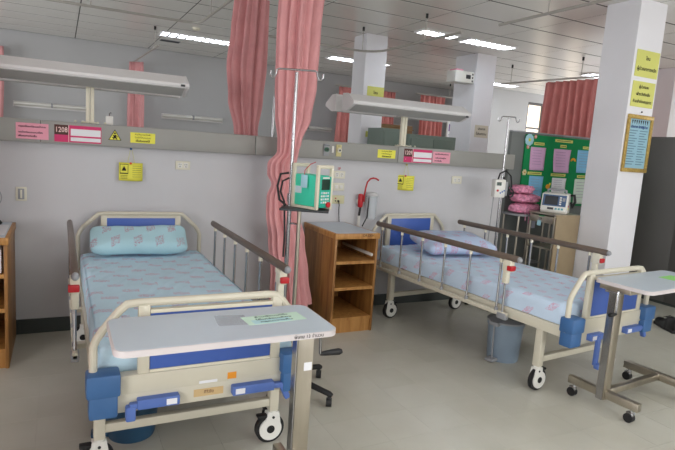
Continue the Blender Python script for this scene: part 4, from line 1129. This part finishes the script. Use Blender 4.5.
st = thing('side_stand', 'narrow grey stand holding the heap of pink cloth', 'stand', (4.79, -.205, 0))
bx('stand_top', GREYP, st, 0, .42, 0, .26, .925, .945, bev=.003)
for x, y in ((.02, .02), (.40, .02), (.02, .24), (.40, .24)): MB().cyl((x, y, 0), (x, y, .925), .011, seg=10).build('leg', STEEL, st)
bx('stand_shelf', GREYP, st, .01, .41, .01, .25, .4, .415)
bx('hanging_card', mat('card_grey', (190, 190, 204), .6), st, .17, .245, -.006, -.003, .80, .92)
for i, (x, y, z, rx, ry, rz_, lab) in enumerate(((4.99, -.075, 1.004, .19, .12, .056, 'pink printed cloth at the bottom of the heap'), (4.975, -.075, 1.113, .18, .115, .05, 'pink printed cloth bundle in the middle of the heap'), (4.93, -.07, 1.21, .14, .105, .046, 'pink printed cloth bundle on top of the heap'))):
    def fn(u, v):
        th = 2*PI*u; ph = (v-.5)*PI
        d = Vector((math.cos(ph)*math.cos(th), math.cos(ph)*math.sin(th), math.sin(ph)))
        k = 1+.14*noise.noise(d*1.9+Vector((i*7, 0, 0)))+.12*noise.noise(d*7+Vector((i*3, 1, 0)))+.05*noise.noise(d*15)+.07*math.sin(d.z*9+4*noise.noise(d*2+Vector((i, 2, 0))))
        zz = math.copysign(abs(d.z)**.6, d.z)*rz_*(.93+.25*noise.noise(d*5+Vector((i, 0, 3))))
        ck = abs(math.cos(ph))**.5/max(.05, abs(math.cos(ph)))
        return Vector((d.x*ck*rx*k, d.y*ck*ry*k, max(-rz_, min(rz_*1.02, zz))))
    mb = MB(); mb.grid(fn, 60, 24, closed_u=True)
    bmesh.ops.remove_doubles(mb.bm, verts=mb.bm.verts, dist=1e-4)
    o = mb.build('folded_cloth', CLOTHP, None, True, angle=80); o.location = (x, y, z)
    tag(o, lab, 'cloth')
    if i == 0:
        for k in range(3): MB().tube([(-.09+k*.05, -.10, -.03), (-.092+k*.05, -.115, -.08), (-.085+k*.05, -.112, -.13-.03*(k % 2))], .004, 6).build('tie_string', CLOTHP, o)

# ================================================================== BINS AND SHOE
def bin_(label, loc, rz, mt, lid, h, r0, r1, sq):
    t = thing('pedal_bin', label, 'bin', loc, rz)
    MB().lathe([(r0*.96, 0), (r0, .01), (r1, h-.03), (r1+.006, h-.028), (r1+.006, h)], (0, 0, 0), 32, sx=1, sy=sq).build('bin_body', mt, t)
    ld = MB().lathe([(r1+.010, h), (r1+.012, h+.012), (r1*.8, h+.03), (.01, h+.036)], (0, 0, 0), 32, sx=1, sy=sq).build('lid', lid, t)
    MB().box(-r1-.035, -r1+.03, -.04, .04, h-.015, h+.015, bev=.006).build('hinge', lid, ld)
    MB().tube([(-r1-.018, 0, h-.01), (-r1-.014, 0, h*.5), (-r1-.004, 0, .03)], .006, 8).build('lift_rod', GREYP, t)
    MB().box(-r1-.05, -r0+.02, -.035, .035, .008, .032, bev=.008).build('pedal', mt if lid == BIN2 else GREYP, t)
    return t
bin_('blue grey pedal bin standing under the right bed', (3.46, -1.50, 0), R(12), BIN, GREYP, .30, .118, .132, 1)
bin_('dark teal pedal bin standing under the left bed', (.735, -1.70, 0), R(-5), BIN2, BIN2, .28, .115, .14, 1)
sh = thing('shoe', 'black leather shoe on the floor by the dark grey screen', 'shoe', (5.60, -1.53, 0), R(60))
sh.scale = (1.15, 1.15, 1.15)
def shoe(u, v):
    x = -.02+.29*v
    w_ = .045*(math.sin(min(1, v*2.4+.25)*PI/2))*(1-.25*max(0, (v-.75)/.25)**2)*(1.0 if v < .9 else max(.05, math.sqrt(max(0, 1-((v-.9)/.1)**2))))
    w_ *= .85 if v < .35 else 1
    h = .105 if v < .3 else .105-.06*min(1, (v-.3)/.35)
    if v < .08: h *= .55+.45*math.sqrt(max(0, 1-(1-v/.08)**2)); w_ *= .35+.65*math.sqrt(max(0, 1-(1-v/.08)**2))
    if v > .9: h *= max(.2, math.sqrt(max(0, 1-((v-.9)/.1)**2)))
    a = PI*u
    return Vector((x, w_*math.cos(a), .022+h*math.sin(a)**.7))
mb = MB(); V = mb.grid(shoe, 20, 26); mb.bm.faces.new(V[0]); mb.bm.faces.new(list(reversed(V[-1])))
mb.build('upper', SHOEM, sh, True, angle=70)
MB().prism([(-.022+.295*v, .047*math.sin(min(1, v*2.4+.25)*PI/2)*(.88 if v < .35 else 1)*(1 if v < .9 else max(.1, math.sqrt(max(0, 1-((v-.9)/.101)**2))))) for v in [k/20 for k in range(21)]] +
           [(-.022+.295*v, -.047*math.sin(min(1, v*2.4+.25)*PI/2)*(.88 if v < .35 else 1)*(1 if v < .9 else max(.1, math.sqrt(max(0, 1-((v-.9)/.101)**2))))) for v in [k/20 for k in range(20, -1, -1)]], 'z', .001, .024).build('sole', BLACK, sh, False)
bx('heel', BLACK, sh, -.022, .06, -.035, .035, 0, .022, bev=.003)
for k in range(4): MB().tube([(.10+k*.022, -.02, .112-k*.009), (.10+k*.022, 0, .122-k*.011), (.10+k*.022, .02, .112-k*.009)], .003, 6).build('lace', BLACK, sh)
